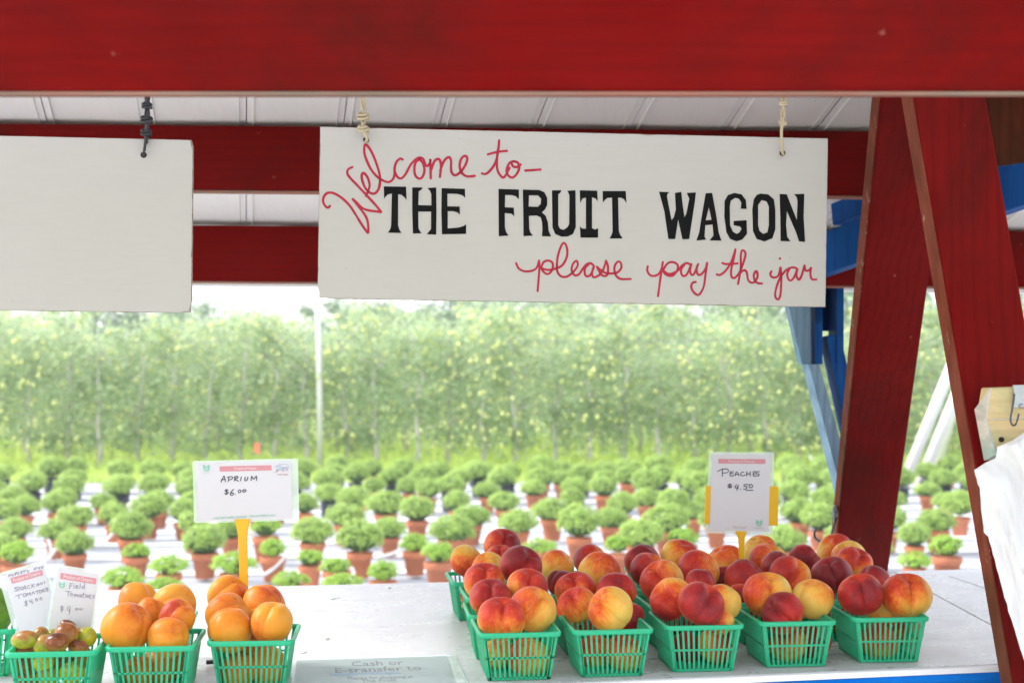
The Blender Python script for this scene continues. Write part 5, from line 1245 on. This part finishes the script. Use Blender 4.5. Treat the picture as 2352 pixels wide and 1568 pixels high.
hand(T2, t2, [[(705,572),(765,580)],[(738,576),(735,625)],[(775,592),(760,605),(768,625),(785,612),(775,592)],[(805,635),(808,602),(820,625),(832,604),(840,635)],[(875,612),(855,612),(852,632),(872,632),(878,612),(880,640)],[(905,590),(898,635),(912,640)],[(890,605),(920,605)],[(935,612),(925,628),(938,640),(950,625),(935,612)],[(960,630),(982,622),(972,610),(960,628),(968,648),(988,645)],[(1020,618),(1002,622),(1018,636),(1000,650)]], ct, .00045, M['graypen'], 'handwritten word Tomatoes')
hand(T2, t2, [[(685,738),(660,740),(658,752),(682,760),(678,775),(652,775)],[(672,728),(664,798)],[(740,735),(728,775),(762,778)],[(758,740),(748,820)],[(790,785),(793,787)],[(828,755),(815,768),(828,780),(842,768),(828,755)],[(872,755),(858,766),(870,778),(885,764),(905,762)]], ct, .00045, M['graypen'], 'handwritten price $4.00')

# laminated payment notice lying on the counter
class Flat:
    def __init__(s): s.n = Vector((0, 0, 1)); s.x = Vector((1, .16, 0)).normalized(); s.dn = Vector((.16, -1, 0)).normalized(); s.o = PZ(664, 1515, CZ)
    def pt(s, u, v, w=0): return s.o+s.x*u+s.dn*v+s.n*(w+.0012)
    def uv(s, px, py): p = PZ(px, py, CZ+.0012)-s.o; return p.dot(s.x), p.dot(s.dn)
NB = Flat()
nt_ = thing('payment_notice', 'laminated Cash or E-transfer notice lying flat on the white counter', 'notice', NB.pt(.15, .1))
cn = [NB.uv(*p) for p in ((664, 1515), (1046, 1503), (1090, 1600), (655, 1610))]
def npoly(nm, pts, lift, th, mat): return obj(nm, prism([NB.pt(u, v, lift) for u, v in pts], (0, 0, th)), mat, nt_)
npoly('laminate', cn, 0, .0006, M['lam'])
c2_ = [NB.uv(*p) for p in ((681, 1517), (1028, 1507), (1056, 1600), (672, 1610))]
mnp = plain('grey_green_notice_paper', (.28, .34, .335), .5, 0, .04, 8, 0)
npoly('paper', c2_, .0008, .0003, mnp)
for s, x, y, w, h, mt in (('Cash or', 866, 1524, 118, .058, 'greyprint'), ('E-transfer to', 868, 1537.5, 196, .055, 'greyprint'), ('hello@thefruitwagon', 838, 1547.5, 160, .032, 'blueprint'), ('Thanks for shopping at', 872, 1556.5, 152, .030, 'greyprint'), ('The Fruit', 870, 1563.5, 80, .030, 'greyprint')):
    u, v = NB.uv(x, y); text_part('print', s, NB, u, v, h, M[mt], nt_, w*PZ(x, y, CZ).y/F, .0013, .0003)
bm = bmesh.new(); g = []                          # wavy clear film on top
for j in range(37):
    row = []
    for k in range(81):
        fu, fv = k/80, j/36
        a = [cn[0][i]*(1-fu)+cn[1][i]*fu for i in (0, 1)]; b_ = [cn[3][i]*(1-fu)+cn[2][i]*fu for i in (0, 1)]
        u = a[0]*(1-fv)+b_[0]*fv; v = a[1]*(1-fv)+b_[1]*fv
        h = .0022+.0012*noise.noise(Vector((u*7, v*45, 0)))+.0006*noise.noise(Vector((u*22, v*120, 5)))
        row.append(bm.verts.new(NB.pt(u, v, h)))
    g.append(row)
for j in range(36):
    for k in range(80): bm.faces.new((g[j][k], g[j][k+1], g[j+1][k+1], g[j+1][k]))
bmesh.ops.recalc_face_normals(bm, faces=bm.faces)
obj('clear_film', bm, M['film'], nt_, True)
# pen lying beside the aprium basket
bm = bmesh.new(); c = PZ(474, 1520, CZ+.006); add_tube(bm, [c, c+Vector((.05, .02, 0))], .004, 8)
tag(own_origin(obj('pen', bm, M['black_wire'], None, True)), 'black pen end lying between the two aprium baskets', 'pen')

# ------------------------------------------------------------------ haze volume added to wash out the background contrast
bm = bmesh.new(); bmesh.ops.create_cube(bm, size=1); bmesh.ops.transform(bm, matrix=Matrix.Translation((0, 34, 3.5)) @ Matrix.Diagonal((110, 76, 9, 1)), verts=bm.verts)
hm = bpy.data.materials.new('veil_haze'); hm.use_nodes = True; hn = hm.node_tree; hn.nodes.clear()
pv = hn.nodes.new('ShaderNodeVolumePrincipled'); pv.inputs['Density'].default_value = .0022; pv.inputs['Color'].default_value = (.97, .985, 1, 1); pv.inputs['Anisotropy'].default_value = .3
ho = hn.nodes.new('ShaderNodeOutputMaterial'); hn.links.new(pv.outputs[0], ho.inputs['Volume'])
tag(obj('haze', bm, hm), 'thin added haze washing out the field', 'haze', kind='stuff')
